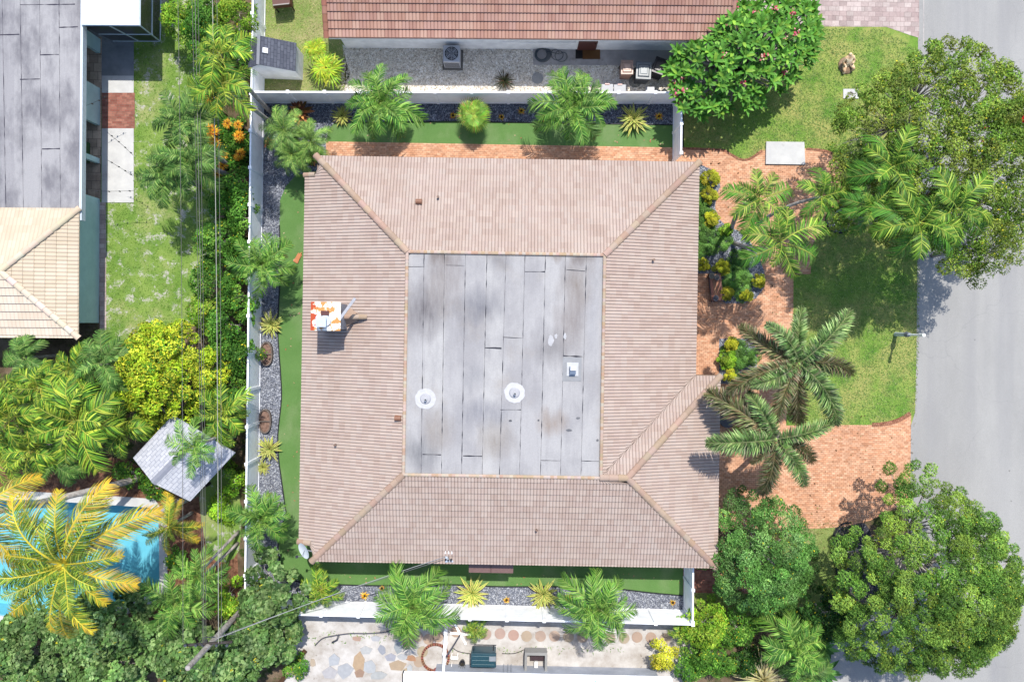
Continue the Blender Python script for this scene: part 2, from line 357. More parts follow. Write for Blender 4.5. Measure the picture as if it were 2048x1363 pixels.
# ------------------------------------------------------------------ ground, lawns, paving, road
POOL = [(-160, 1004), (60, 998), (240, 1010), (300, 1014), (318, 1040), (320, 1170), (300, 1190), (205, 1212), (60, 1238), (-60, 1222), (-160, 1232)]
COP = [(-180, 986), (60, 982), (240, 992), (310, 997), (334, 1032), (336, 1180), (310, 1204), (210, 1230), (60, 1256), (-60, 1240), (-180, 1250)]
big = [(-26000, -24000), (28000, -24000), (28000, 25000), (-26000, 25000)]
sheet('ground', big, 0, M['soil'], hole=POOL)
sheet('lawn_left', [(198, -60), (420, -60), (440, 200), (430, 470), (420, 600), (400, 640), (320, 690), (200, 690)], .004, M['lawn_sandy'])
sheet('lawn_top_left', [(526, -80), (690, -80), (690, 205), (526, 205)], .004, M['lawn_dry'])
sheet('lawn_strip', [(400, 960), (470, 950), (478, 1100), (420, 1110)], .006, M['lawn_sandy'], sm=4)
sheet('mulch_bed', [(-200, 925), (250, 915), (330, 960), (400, 990), (470, 1010), (480, 1220), (330, 1230), (210, 1290), (-200, 1310)], .004, M['mulch_red'], hole=POOL)
sheet('lawn_front', [(1366, 40), (1842, 40), (1838, 320), (1834, 700), (1829, 850), (1366, 860)], .004, M['lawn'])
sheet('road', [(1839, -9000), (2300, -9000), (2300, 9000), (1790, 9000), (1812, 1250), (1819, 1000), (1822, 850), (1830, 824), (1833, 700), (1836, 300)], .008, M['road'])
sheet('road_joint', [(1847, -900), (1849, -900), (1848, 90), (1846, 90)], .012, M['conc_dk'])
sheet('neighbor_driveway', [(1440, -500), (1839, -500), (1838, 76), (1818, 70), (1772, 54), (1440, 52)], .012, M['brick_pale'])
sheet('lower_driveway', [(1640, 1280), (1830, 1180), (1850, 1600), (1640, 1600)], .012, M['road'])
sheet('gravel_bed', [(523, 204), (1368, 204), (1370, 1224), (510, 1224)], .004, M['slate'])
TURF = [(668, 246), (900, 243), (1346, 250), (1347, 330), (1350, 700), (1366, 1100), (1366, 1190), (1300, 1184), (1230, 1176), (1150, 1172), (1000, 1172), (900, 1168),
        (760, 1170), (680, 1168), (605, 1163), (580, 1153), (563, 1130), (557, 1095), (562, 1060), (572, 1030), (570, 1008), (562, 950), (558, 920), (556, 870), (563, 800),
        (562, 755), (558, 700), (556, 660), (558, 600), (562, 540), (561, 500), (559, 450), (560, 400), (572, 372), (590, 352), (640, 340), (660, 320), (655, 285), (655, 262)]
sheet('artificial_turf', TURF, .010, M['turf'])
sheet('side_path', [(652, 283), (1345, 295), (1345, 420), (652, 400)], .014, M['brick'])
sheet('gate_path', [(1366, 1080), (1500, 1080), (1500, 1186), (1366, 1184)], .014, M['brick_old'])
FRONT = [(1344, 295), (1400, 296), (1440, 299), (1458, 306), (1478, 317), (1495, 318), (1512, 309), (1524, 300), (1560, 297), (1630, 297), (1655, 302), (1676, 318), (1684, 342), (1682, 380),
         (1676, 410), (1650, 450), (1624, 490), (1621, 548), (1587, 549), (1586, 640), (1576, 730), (1572, 850), (1740, 849), (1775, 846), (1800, 838), (1822, 824),
         (1820, 990), (1800, 1010), (1740, 1040), (1690, 1052), (1640, 1056), (1300, 1060), (1300, 330), (1344, 330)]
sheet('front_path', FRONT, .016, M['brick'])
sheet('mulch_border', [(1676, 1046), (1700, 1044), (1740, 1060), (1760, 1200), (1700, 1240), (1650, 1210), (1640, 1195), (1664, 1178), (1674, 1150), (1664, 1110), (1662, 1080)], .008, M['mulch'], sm=4)
sheet('lawn_bottom', [(1560, 1040), (1720, 1036), (1720, 1260), (1372, 1262), (1372, 1170), (1560, 1180)], .006, M['lawn_dry'])
BED1 = [(1385, 330), (1404, 331), (1420, 338), (1436, 352), (1440, 372), (1432, 392), (1430, 416), (1440, 440), (1452, 452), (1474, 460), (1496, 476), (1510, 500), (1522, 525), (1530, 550),
        (1528, 575), (1512, 596), (1488, 606), (1450, 606), (1441, 600), (1441, 548), (1385, 546)]
sheet('garden_bed', BED1, .024, M['slate'])
sheet('garden_bed_by_garage', [(1438, 677), (1508, 677), (1514, 720), (1512, 767), (1400, 767), (1400, 752), (1438, 752)], .024, M['slate'])
sheet('palm_ring_bed', [(1678 + 27 * math.cos(a), 440 + 26 * math.sin(a)) for a in [i * math.pi / 12 for i in range(24)]], .010, M['slate'])
sheet('gravel_side_yard', [(684, 90), (1420, 90), (1400, 206), (676, 206), (700, 150)], .008, M['pebble'])
sheet('sandy_side_yard', [(596, 1224), (1384, 1232), (1384, 1420), (560, 1420), (575, 1300), (600, 1262)], .004, M['sandy'])
sheet('patio_stained', [(1066, 92), (1380, 92), (1380, 132), (1066, 130)], .02, M['conc_dk'])
sheet('path_edging', [(197, 404), (212, 404), (213, 660), (200, 660)], .016, M['brick_pale'])
sheet('patio_shade', [(150, 60), (268, 60), (268, 152), (150, 152)], .02, m_conc('shade_tinted_concrete', srgb(176, 180, 186), srgb(150, 156, 162), srgb(96, 102, 110), 9))  # concrete slab with the porch shadow put into its blue-grey colour
sheet('patio_slab', [(204, 152), (268, 152), (268, 186), (204, 186)], .03, M['conc'])
sheet('patio_brick', [(204, 186), (270, 186), (270, 257), (204, 257)], .026, M['brick_old'])
sheet('patio_slab_long', [(204, 257), (268, 257), (268, 405), (204, 405)], .03, M['conc'])
# soldier-course kerbs of brick and the black edging strips
def ribbon(name, pts, wd, h, mat, col=W3, closed=False):
    b = MB(); pts = [P(x, y) for x, y in pts]; L = []; Rr = []
    for i, p in enumerate(pts):
        t = (pts[min(i + 1, len(pts) - 1)] - pts[max(i - 1, 0)]); t.z = 0; t.normalize(); nn = Vector((-t.y, t.x, 0)) * wd / 2
        L.append(p + nn); Rr.append(p - nn)
    for i in range(len(pts) - 1):
        a, c, d, e = L[i], L[i + 1], Rr[i + 1], Rr[i]; up = Vector((0, 0, h))
        b.quad(a + up, e + up, d + up, c + up, col); b.quad(a, a + up, c + up, c, col); b.quad(e, d, d + up, e + up, col)
    o = b.build(name, mat); o['kind'] = 'structure'; return o
def openline(pts, k=5):
    q = [pts[0]] + list(pts) + [pts[-1]]; out = []
    for i in range(1, len(q) - 2):
        a, b, c, d = [np.array(q[i + j], float) for j in (-1, 0, 1, 2)]
        for t in range(k):
            u = t / k; out.append(tuple(.5 * ((2 * b) + (-a + c) * u + (2 * a - 5 * b + 4 * c - d) * u * u + (-a + 3 * b - 3 * c + d) * u ** 3)))
    out.append(pts[-1]); return out
M['edge'] = surf('black_edging', srgb(40, 44, 54), srgb(28, 32, 40), 4, .6)
M['kerbbrick'] = m_pavers('kerb_brick', srgb(204, 146, 118), srgb(170, 112, 86), srgb(120, 84, 68), .1, .1)
ribbon('turf_edging', openline(TURF[6:32]), .05, .05, M['edge'])
ribbon('turf_edging_top', [(668, 246), (900, 243), (1346, 250)], .035, .05, M['edge'])
ribbon('ring_edging', [(1678 + 27 * math.cos(a), 440 + 26 * math.sin(a)) for a in [i * math.pi / 12 for i in range(25)]], .07, .07, M['edge'])
ribbon('bed_edging', openline([(1700, 1044), (1682, 1048), (1666, 1072), (1663, 1105), (1673, 1145), (1664, 1178), (1645, 1196)]), .07, .07, M['edge'])
ribbon('path_kerb', openline([(1744, 849), (1775, 846), (1800, 838), (1820, 826)]), .2, .035, M['kerbbrick'])
ribbon('path_kerb_top', openline([(1366, 297), (1440, 300), (1458, 307), (1478, 318), (1495, 319), (1512, 310), (1524, 301)]), .12, .03, M['kerbbrick'])
ribbon('path_kerb_round', openline([(1612, 298), (1655, 303), (1676, 319), (1684, 343), (1682, 380)]), .12, .03, M['kerbbrick'])
ribbon('yard_border', openline([(-60, 1262), (60, 1262), (100, 1256)]), .1, .05, M['conc'])
# pool basin, water, coping
b = MB(); pw = [P(x, y).xy for x, y in POOL]; n = len(pw)
for i in range(n):
    a, c = pw[i], pw[(i + 1) % n]; b.quad((a.x, a.y, -1.4), (c.x, c.y, -1.4), (c.x, c.y, -.005), (a.x, a.y, -.005))
b.add([(p.x, p.y, -1.4) for p in pw], [list(range(n))])
sp = [P(x, y).xy for x, y in [(255, 1012), (318, 1040), (320, 1170), (262, 1190)]]
pool = thing('swimming_pool', 'blue swimming pool half hidden under yellow palm fronds', 'pool')
b.build('pool_basin', M['poolwall'], pool); bb = MB(); bb.prism([tuple(p) for p in sp], -1.39, -.75); bb.build('pool_step', M['poolwall'], pool)
tag(sheet('water', POOL, -.12, M['water']), kind='structure')
b = MB(); cw = [P(x, y).xy for x, y in COP]
for i in range(n):
    a, c, d, e = pw[i], pw[(i + 1) % n], cw[(i + 1) % n], cw[i]
    b.quad((a.x, a.y, .05), (c.x, c.y, .05), (d.x, d.y, .05), (e.x, e.y, .05)); b.quad((a.x, a.y, -.01), (c.x, c.y, -.01), (c.x, c.y, .05), (a.x, a.y, .05)); b.quad((d.x, d.y, 0), (e.x, e.y, 0), (e.x, e.y, .05), (d.x, d.y, .05))
b.build('coping', M['conc'], pool)
# ------------------------------------------------------------------ tiled roofs
def tile_slope(O, a_dir, d_dir, zt, pitch, lim, D, course, wave, cols, ampl=.044, lip=.022, seed=1):
    """barrel tiles on one slope. point(a,d)=O+a*a_dir+d*d_dir, z=zt-pitch*d; lim(d)->(a0,a1)"""
    r = np.random.default_rng(seed); V = []; F = []; C = []; O = np.array(O[:2], float); A = np.array(a_dir, float); Dd = np.array(d_dir, float)
    seg = 8; nc = int(math.ceil(D / course)); off = 0; cols = np.array([c[:3] for c in cols])
    for k in range(nc):
        d0 = k * course; d1 = min(D, (k + 1) * course); e0 = max(d0 - .02, 0)
        l0, l1 = lim(e0), lim(d1); lo = min(l0[0], l1[0]); hi = max(l0[1], l1[1])
        i0 = math.floor(lo / wave); i1 = math.ceil(hi / wave)
        a = np.arange(i0 * seg, i1 * seg + 1) * wave / seg
        if len(a) < 2: continue
        prof = np.abs(np.cos(np.pi * ((a / wave) % 1 - .5))) ** .55 * ampl
        rows = []
        for d, lm, up in ((e0, l0, .0), (d1, l1, lip), (d1, l1, .0)):
            aa = np.clip(a, lm[0], lm[1]); p = O + aa[:, None] * A + d * Dd
            z = zt - pitch * d + prof + up if up or d == e0 else zt - pitch * d + prof * .15 - .01
            rows.append(np.column_stack([p, z * np.ones(len(a))]))
        n = len(a); V += rows; q = np.arange(n - 1)
        wide = np.abs(np.clip(a[1:], *l1) - np.clip(a[:-1], *l1)) + np.abs(np.clip(a[1:], *l0) - np.clip(a[:-1], *l0)) > 1e-5
        f1 = np.column_stack([q + off, q + 1 + off, q + 1 + n + off, q + n + off])[wide]
        f2 = np.column_stack([q + n + off, q + 1 + n + off, q + 1 + 2 * n + off, q + 2 * n + off])[wide]
        tid = np.floor(a[:-1] / wave / 2 + (k % 2) * .5).astype(int)[wide]; u, inv = np.unique(tid, return_inverse=True)
        tc = cols[r.integers(0, len(cols), len(u))] * r.uniform(.985, 1.015, (len(u), 1)); c = tc[inv]; pan = (np.arange(n - 1) % seg)[wide]; c = c * np.where((pan == 0) | (pan == seg - 1), .9, 1.02)[:, None]  # trough faces tinted darker: grout joint plus barrel shading put into the colour
        F += [f1, f2]; C += [c, c]; off += 3 * n
    V = np.concatenate(V); F = np.concatenate(F); C = np.concatenate(C)
    # orient upwards
    p = V[F[0]]; nz = np.cross(p[1] - p[0], p[2] - p[0])[2]
    if nz < 0: F = F[:, ::-1]
    return V, F, C
def slope_obj(name, parent, *a, **k):
    V, F, C = tile_slope(*a, **k)
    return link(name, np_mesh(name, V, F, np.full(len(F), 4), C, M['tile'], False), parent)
def cap_run(b, p0, p1, r=.12, step=.34, cols=None, lift=.02, seed=0):
    """half-round cap tiles laid from p0 (low) to p1 (high)"""
    rr = random.Random(seed); p0 = Vector(p0); p1 = Vector(p1); L = (p1 - p0).length; n = max(1, int(round(L / step))); t = (p1 - p0).normalized()
    side = t.cross(Vector((0, 0, 1))).normalized(); up = side.cross(t).normalized()
    for i in range(n):
        a = p0 + t * (L * i / n - .03); c = p0 + t * (L * (i + 1) / n); ra, rc = r * 1.08, r * .92; vs = []
        for p, q in ((a, ra), (c, rc)):
            for k in range(9):
                g = math.pi * k / 8; vs.append(p + side * math.cos(g) * q + up * (math.sin(g) * q * .8 + lift))
        s = rr.choice(cols) if cols else W3; s = tuple(x * rr.uniform(.94, 1.05) for x in s[:3])
        b.add(vs, [[k, k + 1, k + 10, k + 9] for k in range(8)] + [list(range(9))[::-1]], s)
TC = [srgb(220, 199, 187), srgb(217, 195, 183), srgb(223, 203, 191), srgb(213, 190, 178), srgb(220, 201, 190), srgb(217, 195, 184)]
# ---- the main house
hp = 1 / 3; ZT = 4.25; ZE = 2.74
hs = thing('tiled_house', 'single storey house with tan barrel tile roof around a flat grey deck, filling the middle', 'house', (0, 0, 0), TH)
wall_poly = [(-8.55, 7.0), (8.1, 7.0), (8.1, -2.85), (9.25, -2.85), (9.25, -10.6), (-8.45, -10.6)]
b = MB(); b.prism(wall_poly, 0, 2.62); b.build('wall', M['stucco'], hs)
# slopes
CO, WV = .285, .147
slope_obj('roof_slope', hs, (0, 3.05), (1, 0), (0, 1), ZT, hp, lambda d: (-4.6 - d, 4.13 + d), 4.54, CO, WV, TC, seed=1)
slope_obj('roof_slope', hs, (4.13, 0), (0, 1), (1, 0), ZT, hp, lambda d: (-6.8 + d, 3.05 + d), 4.53, CO, WV, TC, seed=2)
slope_obj('roof_slope', hs, (0, -6.8), (1, 0), (0, -1), ZT, hp, lambda d: (-4.6 - d, (4.13 if d < .01 else 5.33) + d), 4.38, CO, WV, TC, seed=3, lip=.05)
slope_obj('roof_slope', hs, (-4.6, 0), (0, 1), (-1, 0), ZT, hp, lambda d: (max(-6.8 - d, -11.18) if d < 4.5 else -10.34, min(3.05 + d, 7.59) if d < 4.5 else 6.71), 5.07, CO, WV, TC, seed=4)
slope_obj('roof_slope', hs, (5.33, 0), (0, 1), (1, 0), ZT, hp, lambda d: (-6.8 - min(d, 4.38), -6.8 + d), 4.47, CO, WV, TC, seed=5)
slope_obj('roof_slope', hs, (0, -6.8), (1, 0), (0, 1), ZT, hp, lambda d: (4.13 + d, 5.33 + d), 4.5, CO, WV, TC, seed=6)
# soffit and fascia under the eaves
b = MB(); eave = [(-9.10, 7.56), (8.64, 7.56), (8.64, -2.27), (9.76, -2.27), (9.76, -11.14), (-9.02, -11.14), (-9.02, -10.31), (-9.62, -10.31), (-9.62, 6.68), (-9.10, 6.68)]
b.prism(eave, ZE - .26, ZE - .14); b.build('soffit', surf('brown_fascia', srgb(176, 150, 132), srgb(150, 128, 112), 3), hs)
# hip and ridge caps
CC = [srgb(208, 180, 160), srgb(202, 173, 153), srgb(213, 187, 168)]
hips = [((-9.13, 7.59, ZE), (-4.6, 3.05, ZT)), ((8.66, 7.59, ZE), (4.13, 3.05, ZT)), ((-9.0, -11.2, ZE), (-4.6, -6.8, ZT)), ((9.75, -11.2, ZE), (5.33, -6.8, ZT)), ((9.8, -2.3, ZE), (5.33, -6.8, ZT)), ((4.13, -6.8, ZT), (5.36, -6.8, ZT))]
for i, (a, c) in enumerate(hips):
    b = MB(); cap_run(b, a, c, .15, .36, CC, seed=i); b.build('ridge_cap' if i == 5 else 'hip_cap', M['tile'], hs, smooth=False)
b = MB(); cap_run(b, (-9.68, -10.36, 2.56), (-9.02, -10.36, 2.80), .13, .36, CC); b.build('gable_cap', M['tile'], hs)
b = MB(); cap_run(b, (-9.68, 6.71, 2.56), (-9.12, 6.71, 2.78), .11, .36, CC); b.build('gable_cap', M['tile'], hs)
# valley strip between the east slope and the garage slope
b = MB(); a, c = Vector((8.66, -2.27, ZE + .035)), Vector((4.16, -6.77, ZT + .035)); s_ = Vector((.04, -.04, 0)); b.quad(a - s_, a + s_, c + s_, c - s_, srgb(120, 104, 96)); b.build('valley_flashing', M['tile'], hs)
# small curb of cap tiles round the deck
b = MB(); k = 0
RC = [srgb(222, 196, 174), srgb(214, 184, 158), srgb(226, 206, 190)]
for a, c in (((-4.6, 3.07, ZT + .02), (4.13, 3.07, ZT + .02)), ((4.15, 3.05, ZT + .02), (4.15, -6.8, ZT + .02)), ((4.13, -6.82, ZT + .02), (-4.6, -6.82, ZT + .02)), ((-4.62, -6.8, ZT + .02), (-4.62, 3.05, ZT + .02))):
    cap_run(b, a, c, .075, .15, RC, .0, seed=k + 3); k += 1
b.build('deck_edge_tiles', M['tile'], hs)
b = MB(); b.prism([(-4.62, -6.82), (4.15, -6.82), (4.15, 3.07), (-4.62, 3.07)], ZT - .3, ZT - .02)
dk = b.build('flat_roof', M['deck'], hs)
# tar seams between the roof sheets
rs = random.Random(5)
def HL(px, py, z):      # photo pixel -> house frame
    v = P(px, py, z); c, s = math.cos(-TH), math.sin(-TH); return Vector((v.x * c - v.y * s, v.x * s + v.y * c, z))
def seam(b, pts, wd, zz, br=.0):
    pts = [Vector(p) for p in pts]
    for i in range(len(pts) - 1):
        a, c = pts[i], pts[i + 1]; L = (c - a).length; n = max(1, int(L / .22)); t = (c - a) / n; nn = Vector((-t.y, t.x, 0)).normalized()
        w0 = wd * rs.uniform(.5, 1.2)
        for k in range(n):
            w1 = wd * rs.choice([.25, .4, .5, .7, 1, 1.3]) if rs.random() > br else 0.004
            p, q = a + t * k, a + t * (k + 1.0); j = nn * rs.uniform(-.006, .006)
            b.quad((p + nn * w0)[:2] + (zz,), (p - nn * w0)[:2] + (zz,), (q - nn * w1 + j)[:2] + (zz,), (q + nn * w1 + j)[:2] + (zz,)); w0 = w1
Z2 = ZT - .016; b = MB()
xs = [848, 889, 931, 974, 1012, 1050, 1091, 1131, 1173]
xb = [842, 883, 923, 964, 999, 1039, 1081, 1121, 1162]
for x0, x1 in zip(xs, xb): seam(b, [HL(x0, 507, ZT), HL(x1, 950, ZT)], .017, Z2, .35)
for xa, ya, xb_, yb, wd in [(816, 533, 849, 533, .012), (892, 530, 930, 531, .01), (1050, 543, 1090, 543, .026), (1133, 539, 1170, 542, .015), (969, 695, 1003, 696, .028), (1006, 674, 1045, 676, .012), (1127, 711, 1165, 713, .03), (1126, 760, 1162, 762, .026),
                            (1001, 819, 1042, 819, .016), (845, 908, 882, 909, .026), (926, 911, 964, 912, .032), (1081, 920, 1121, 921, .014), (1163, 921, 1198, 922, .014), (816, 510, 823, 506, .03)]:
    seam(b, [HL(xa, ya, ZT), HL(xb_, yb, ZT)], wd, Z2 + .003)
b.build('tar_seams', surf('roof_tar', srgb(62, 64, 78), srgb(44, 46, 58), 5, .7), hs)
# tar patches and caulk splashes
b = MB()
def blob(b, c, r, z, col, n=14, sy=1, seed=0, jag=.25):
    q = random.Random(seed); b.add([(c[0] + r * math.cos(i / n * 6.283) * (1 + q.uniform(-jag, jag)), c[1] + r * sy * math.sin(i / n * 6.283) * (1 + q.uniform(-jag, jag)), z) for i in range(n)], [list(range(n))], col)
for i, (x, y, r, sy, c) in enumerate([(1102, 680, .12, 2.0, (214, 214, 218)), (1112, 672, .07, 1.6, (214, 214, 218)), (1130, 672, .06, 2.6, (215, 216, 220)), (1021, 841, .07, .7, (100, 102, 110)), (1077, 840, .05, .8, (100, 102, 110)), (1156, 836, .09, .6, (128, 130, 136)), (1138, 860, .13, .4, (120, 122, 128)), (1195, 880, .06, 1, (120, 122, 128))]):
    blob(b, HL(x, y, ZT), r, Z2 + .006 + i * .0004, srgb(*c), seed=i, sy=sy)
b.build('roof_patches', M['paint'], hs)
# vents on the deck (parts of the house)
for i, (x, y) in enumerate([(851, 797), (1029, 785)]):
    p = HL(x, y, ZT); b = MB(); blob(b, p, .46, ZT - .008 + .002, srgb(226, 226, 230, .55), 24, seed=i, jag=.05); b.cyl((p.x, p.y, ZT - .01), .25, .05, 20, srgb(212, 212, 218, .5), .2)
    v = b.build('roof_vent', M['paint'], hs); b = MB(); b.cyl((p.x + .02, p.y - .02, ZT + .03), .055, .25, 12, srgb(215, 218, 222, .7)); b.cyl((p.x + .02, p.y - .02, ZT + .281), .042, .002, 12, srgb(30, 30, 36)); b.build('vent_pipe', M['paint'], v)
p = HL(1145, 738, ZT); b = MB(); b.box((p.x - .02, p.y + .0, ZT - .01), (.84, 1.06, .012), col=srgb(176, 178, 182)); b.box((p.x, p.y, ZT + .01), (.52, .6, .03), col=srgb(222, 224, 228, .55))
v = b.build('roof_hatch_base', M['paint'], hs); b = MB(); b.box((p.x, p.y - .04, ZT + .13), (.26, .34, .2), col=srgb(120, 140, 168)); b.box((p.x + .01, p.y + .06, ZT + .26), (.24, .2, .06), col=srgb(226, 230, 238, .8)); b.build('vent_hood', M['paint'], v)
def WL(px, py):          # photo pixel -> point on the roof slope under it, house frame
    z = 3.5
    for _ in range(12):
        q = HL(px, py, z); d = max(-4.6 - q.x, q.x - (5.33 if q.y < -6.8 + (q.x - 4.13) else 4.13), q.y - 3.05, -6.8 - q.y, 0); z = ZT - hp * d
    return HL(px, py, z)
for px, py, big_ in [(838, 404, 1), (877, 395, 0), (796, 835, 1), (672, 888, 0), (1306, 520, 0), (1073, 1057, 0)]:
    p = WL(px, py); b = MB(); br = srgb(168, 118, 92)
    if big_: b.cyl((p.x - .13, p.y, p.z + .12), .12, .28, 14, br, axis=(1, 0, .05)); b.box((p.x, p.y, p.z + .03), (.26, .24, .08), col=br)
    else: b.cyl((p.x, p.y, p.z), .04, .22, 10, srgb(90, 76, 70)); b.cyl((p.x, p.y, p.z + .22), .06, .04, 10, srgb(150, 120, 104))
    b.build('tile_vent' if big_ else 'plumbing_vent', M['paint'], hs)
# chimney
cx, cy, ct = -8.02, .13, 5.0
b = MB(); b.prism([(-8.6, -.42), (-7.42, -.42), (-7.42, .70), (-8.6, .70)], 2.6, ct - .06); ch = b.build('chimney', surf('chimney_stucco', srgb(196, 196, 200), srgb(176, 176, 184), 3), hs)
b = MB(); b.prism([(-8.66, -.48), (-7.36, -.48), (-7.36, .76), (-8.66, .76)], ct - .06, ct); b.build('chimney_cap', M['rust'], ch)
b = MB(); b.cyl((-8.0, -.05, ct), .24, .12, 18, srgb(196, 206, 220, .8)); b.box((-8.12, -.1, ct + .26), (.36, .36, .22), col=srgb(150, 172, 200, .8)); b.box((-8.12, -.1, ct + .385), (.44, .44, .03), col=srgb(190, 204, 222, .8)); b.box((-8.02, .28, ct + .08), (.34, .2, .1), col=srgb(110, 60, 56)); b.build('flue', M['paint'], ch)
# bracing straps and cricket behind the chimney
b = MB(); p0, p1 = Vector((-7.5, -.1, 4.95)), Vector((-6.75, .95, 4.95)); b.box((p0 + p1) / 2, ((p1 - p0).length, .12, .05), math.atan2(1.05, .75), srgb(196, 198, 206, .55)); b.build('antenna_mast', M['paint'], ch)
b = MB(); pr = WL(702, 634); b.add([(-7.42, .62, 3.45), (-7.42, -.3, 3.45), (-7.42, .15, 3.95), (-6.6, .15, 3.72)], [[1, 3, 2], [0, 2, 3]], srgb(200, 172, 152)); cap_run(b, (-7.4, .15, 3.97), (-6.45, .15, 3.78), .11, .3, CC); b.build('chimney_cricket', M['tile'], ch)
# wall features: meter panel wires mast
# awning over the south window, meter mast and satellite dish
b = MB(); b.add([(-1.75, -10.6, 2.3), (.35, -10.6, 2.3), (.35, -11.85, 2.0), (-1.75, -11.85, 2.0), (-1.75, -10.6, 2.2), (.35, -10.6, 2.2), (.35, -11.8, 1.85), (-1.75, -11.8, 1.85)], [[3, 2, 1, 0], [0, 1, 5, 4], [2, 3, 7, 6], [1, 2, 6, 5], [3, 0, 4, 7], [4, 5, 6, 7]], srgb(158, 124, 118))
b.box((-.7, -11.25, 2.17), (.03, 1.2, .03), rx=.23, col=srgb(120, 92, 88)); b.build('window_awning', M['paint'], hs)
p = HL(897, 1108, 2.95); b = MB(); b.cyl((p.x, p.y - .15, .9), .035, 2.25, 10, srgb(180, 184, 190)); b.box((p.x, p.y + .12, p.z + .05), (.52, .14, .05), col=srgb(236, 238, 242, .9)); b.box((p.x, p.y + .05, p.z), (.42, .1, .05), col=srgb(220, 222, 228, .8))
for i, dx in enumerate((-.12, 0, .13)): b.cyl((p.x + dx, p.y - .22, p.z + .02 * i), .05, .1, 10, srgb(50, 54, 66)); b.cyl((p.x + dx + .05, p.y - .32, p.z - .1), .05, .08, 8, srgb(200, 206, 218, .7))
b.box((p.x - .09, p.y - .2, p.z), (.1, .3, .08), col=srgb(184, 196, 216, .8)); b.build('service_mast', M['paint'], hs)
p = P(609, 1100, 2.9); dish = thing('satellite_dish', 'white satellite dish at the corner of the tiled roof above the turf', 'satellite dish', p)
b = MB(); ax = Vector((-.62, -.30, .72)).normalized(); q = Vector((0, 0, 1)).rotation_difference(ax); vs = []
for j in range(6):
    r = .38 * j / 5
    for i in range(28):
        g = i / 28 * 6.283; vs.append(q @ Vector((r * math.cos(g), r * math.sin(g) * 1.05, .35 * r * r)))
b.add(vs, [[j * 28 + i, j * 28 + (i + 1) % 28, (j + 1) * 28 + (i + 1) % 28, (j + 1) * 28 + i] for j in range(5) for i in range(28)], srgb(214, 220, 226, .9)); b.build('reflector', M['plastic'], dish, smooth=True)
b = MB(); b.tube([(0, 0, 0), (-.1, -.25, .1), q @ Vector((-.05, -.1, .4))], .014, 6, srgb(150, 154, 160)); b.box(q @ Vector((-.05, -.1, .42)), (.1, .1, .12), col=srgb(60, 60, 70)); b.build('feed_arm', M['paint'], dish)
b = MB(); b.tube([(.05, .02, -.02), (.3, -.05, -.06), (.5, -.16, -.22)], .03, 8, srgb(150, 154, 162)); b.box((.52, -.18, -.24), (.2, .2, .03), .5, srgb(170, 174, 180)); b.build('mount', M['paint'], dish)
# ------------------------------------------------------------------ white vinyl fences
FH = 1.83
def fence(label, a, c, n=None, skip_last=False, h=FH, wd=.055, name='vinyl_fence', group=None, posts=True):
    a = P(*a); c = P(*c); L = (c - a).length; n = n or max(1, round(L / 1.76)); ang = math.atan2((c - a).y, (c - a).x)
    t = thing(name, label, 'fence', a, ang, group); s = L / n
    for i in range(n):
        b = MB(); x0, x1 = i * s + .06, (i + 1) * s - .06
        b.prism([(x0, -wd / 2 + .01), (x1, -wd / 2 + .01), (x1, wd / 2 - .01), (x0, wd / 2 - .01)], .05, h - .08)
        b.build('panel', M['white'], t)
        b = MB(); b.prism([(x0, -wd / 2 - .01), (x1, -wd / 2 - .01), (x1, wd / 2 + .01), (x0, wd / 2 + .01)], h - .08, h); b.build('top_rail', M['white'], t); b = MB(); b.prism([(x0, -wd / 2 - .005), (x1, -wd / 2 - .005), (x1, wd / 2 + .005), (x0, wd / 2 + .005)], .02, .12); b.build('bottom_rail', M['white'], t)
    for i in range(n + (0 if skip_last else 1)):
        b = MB(); b.box((i * s, 0, h / 2 + .01), (.13, .13, h + .02)); p = b.build('post', M['white'], t)
        b = MB(); b.box((i * s, 0, h + .035), (.15, .15, .03)); b.box((i * s, 0, h + .065), (.12, .12, .035), taper=.2); b.build('cap', M['white'], p)
    return t
fence('long white vinyl fence along the north gravel bed behind the palms', (527, 206), (1367, 207), 12)
fence('long white vinyl fence down the west side beside the hedge', (527, 209), (515, 1196), 14)
fence('white vinyl fence behind the shed and patchy lawn at the top', (532, -90), (527.5, 203), 4, True)
fence('white vinyl fence along the south gravel bed in bright sun', (519, 1198), (1368, 1219), 12)
fence('short white vinyl fence meeting the house north east corner', (1347, 210), (1346, 322), 2)
fence('short white fence with gate at the south east house corner', (1368, 1215), (1369, 1092), 2)
# ------------------------------------------------------------------ house to the north with red tiles
nh = thing('red_tile_house', 'white walled house with weathered red barrel tile roof at the top edge', 'house', (0, 0, 0), R(-.45))
TR = [srgb(212, 168, 150), srgb(205, 160, 142), srgb(216, 173, 156), srgb(200, 155, 140), srgb(210, 168, 154), srgb(218, 178, 160)]
def slopeN():
    V, F, C = tile_slope((0, 19.2), (1, 0), (0, -1), 4.55, 1 / 3, lambda d: (-8.62, 10.2), 6.0, .352, .165, TR, .045, .06, 11)
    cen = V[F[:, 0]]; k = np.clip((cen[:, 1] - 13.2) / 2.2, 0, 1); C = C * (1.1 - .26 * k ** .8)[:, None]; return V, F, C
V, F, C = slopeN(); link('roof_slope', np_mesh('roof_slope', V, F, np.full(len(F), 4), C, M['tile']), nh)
b = MB(); cap_run(b, (-8.66, 13.2, 2.6), (-8.66, 19.2, 4.6), .12, .36, [srgb(200, 146, 128), srgb(186, 130, 112)]); b.build('rake_cap', M['tile'], nh)
b = MB(); cap_run(b, (10.2, 13.2, 2.58), (10.2, 19.2, 4.58), .09, .36, TR[:3]); b.build('rake_cap', M['tile'], nh)
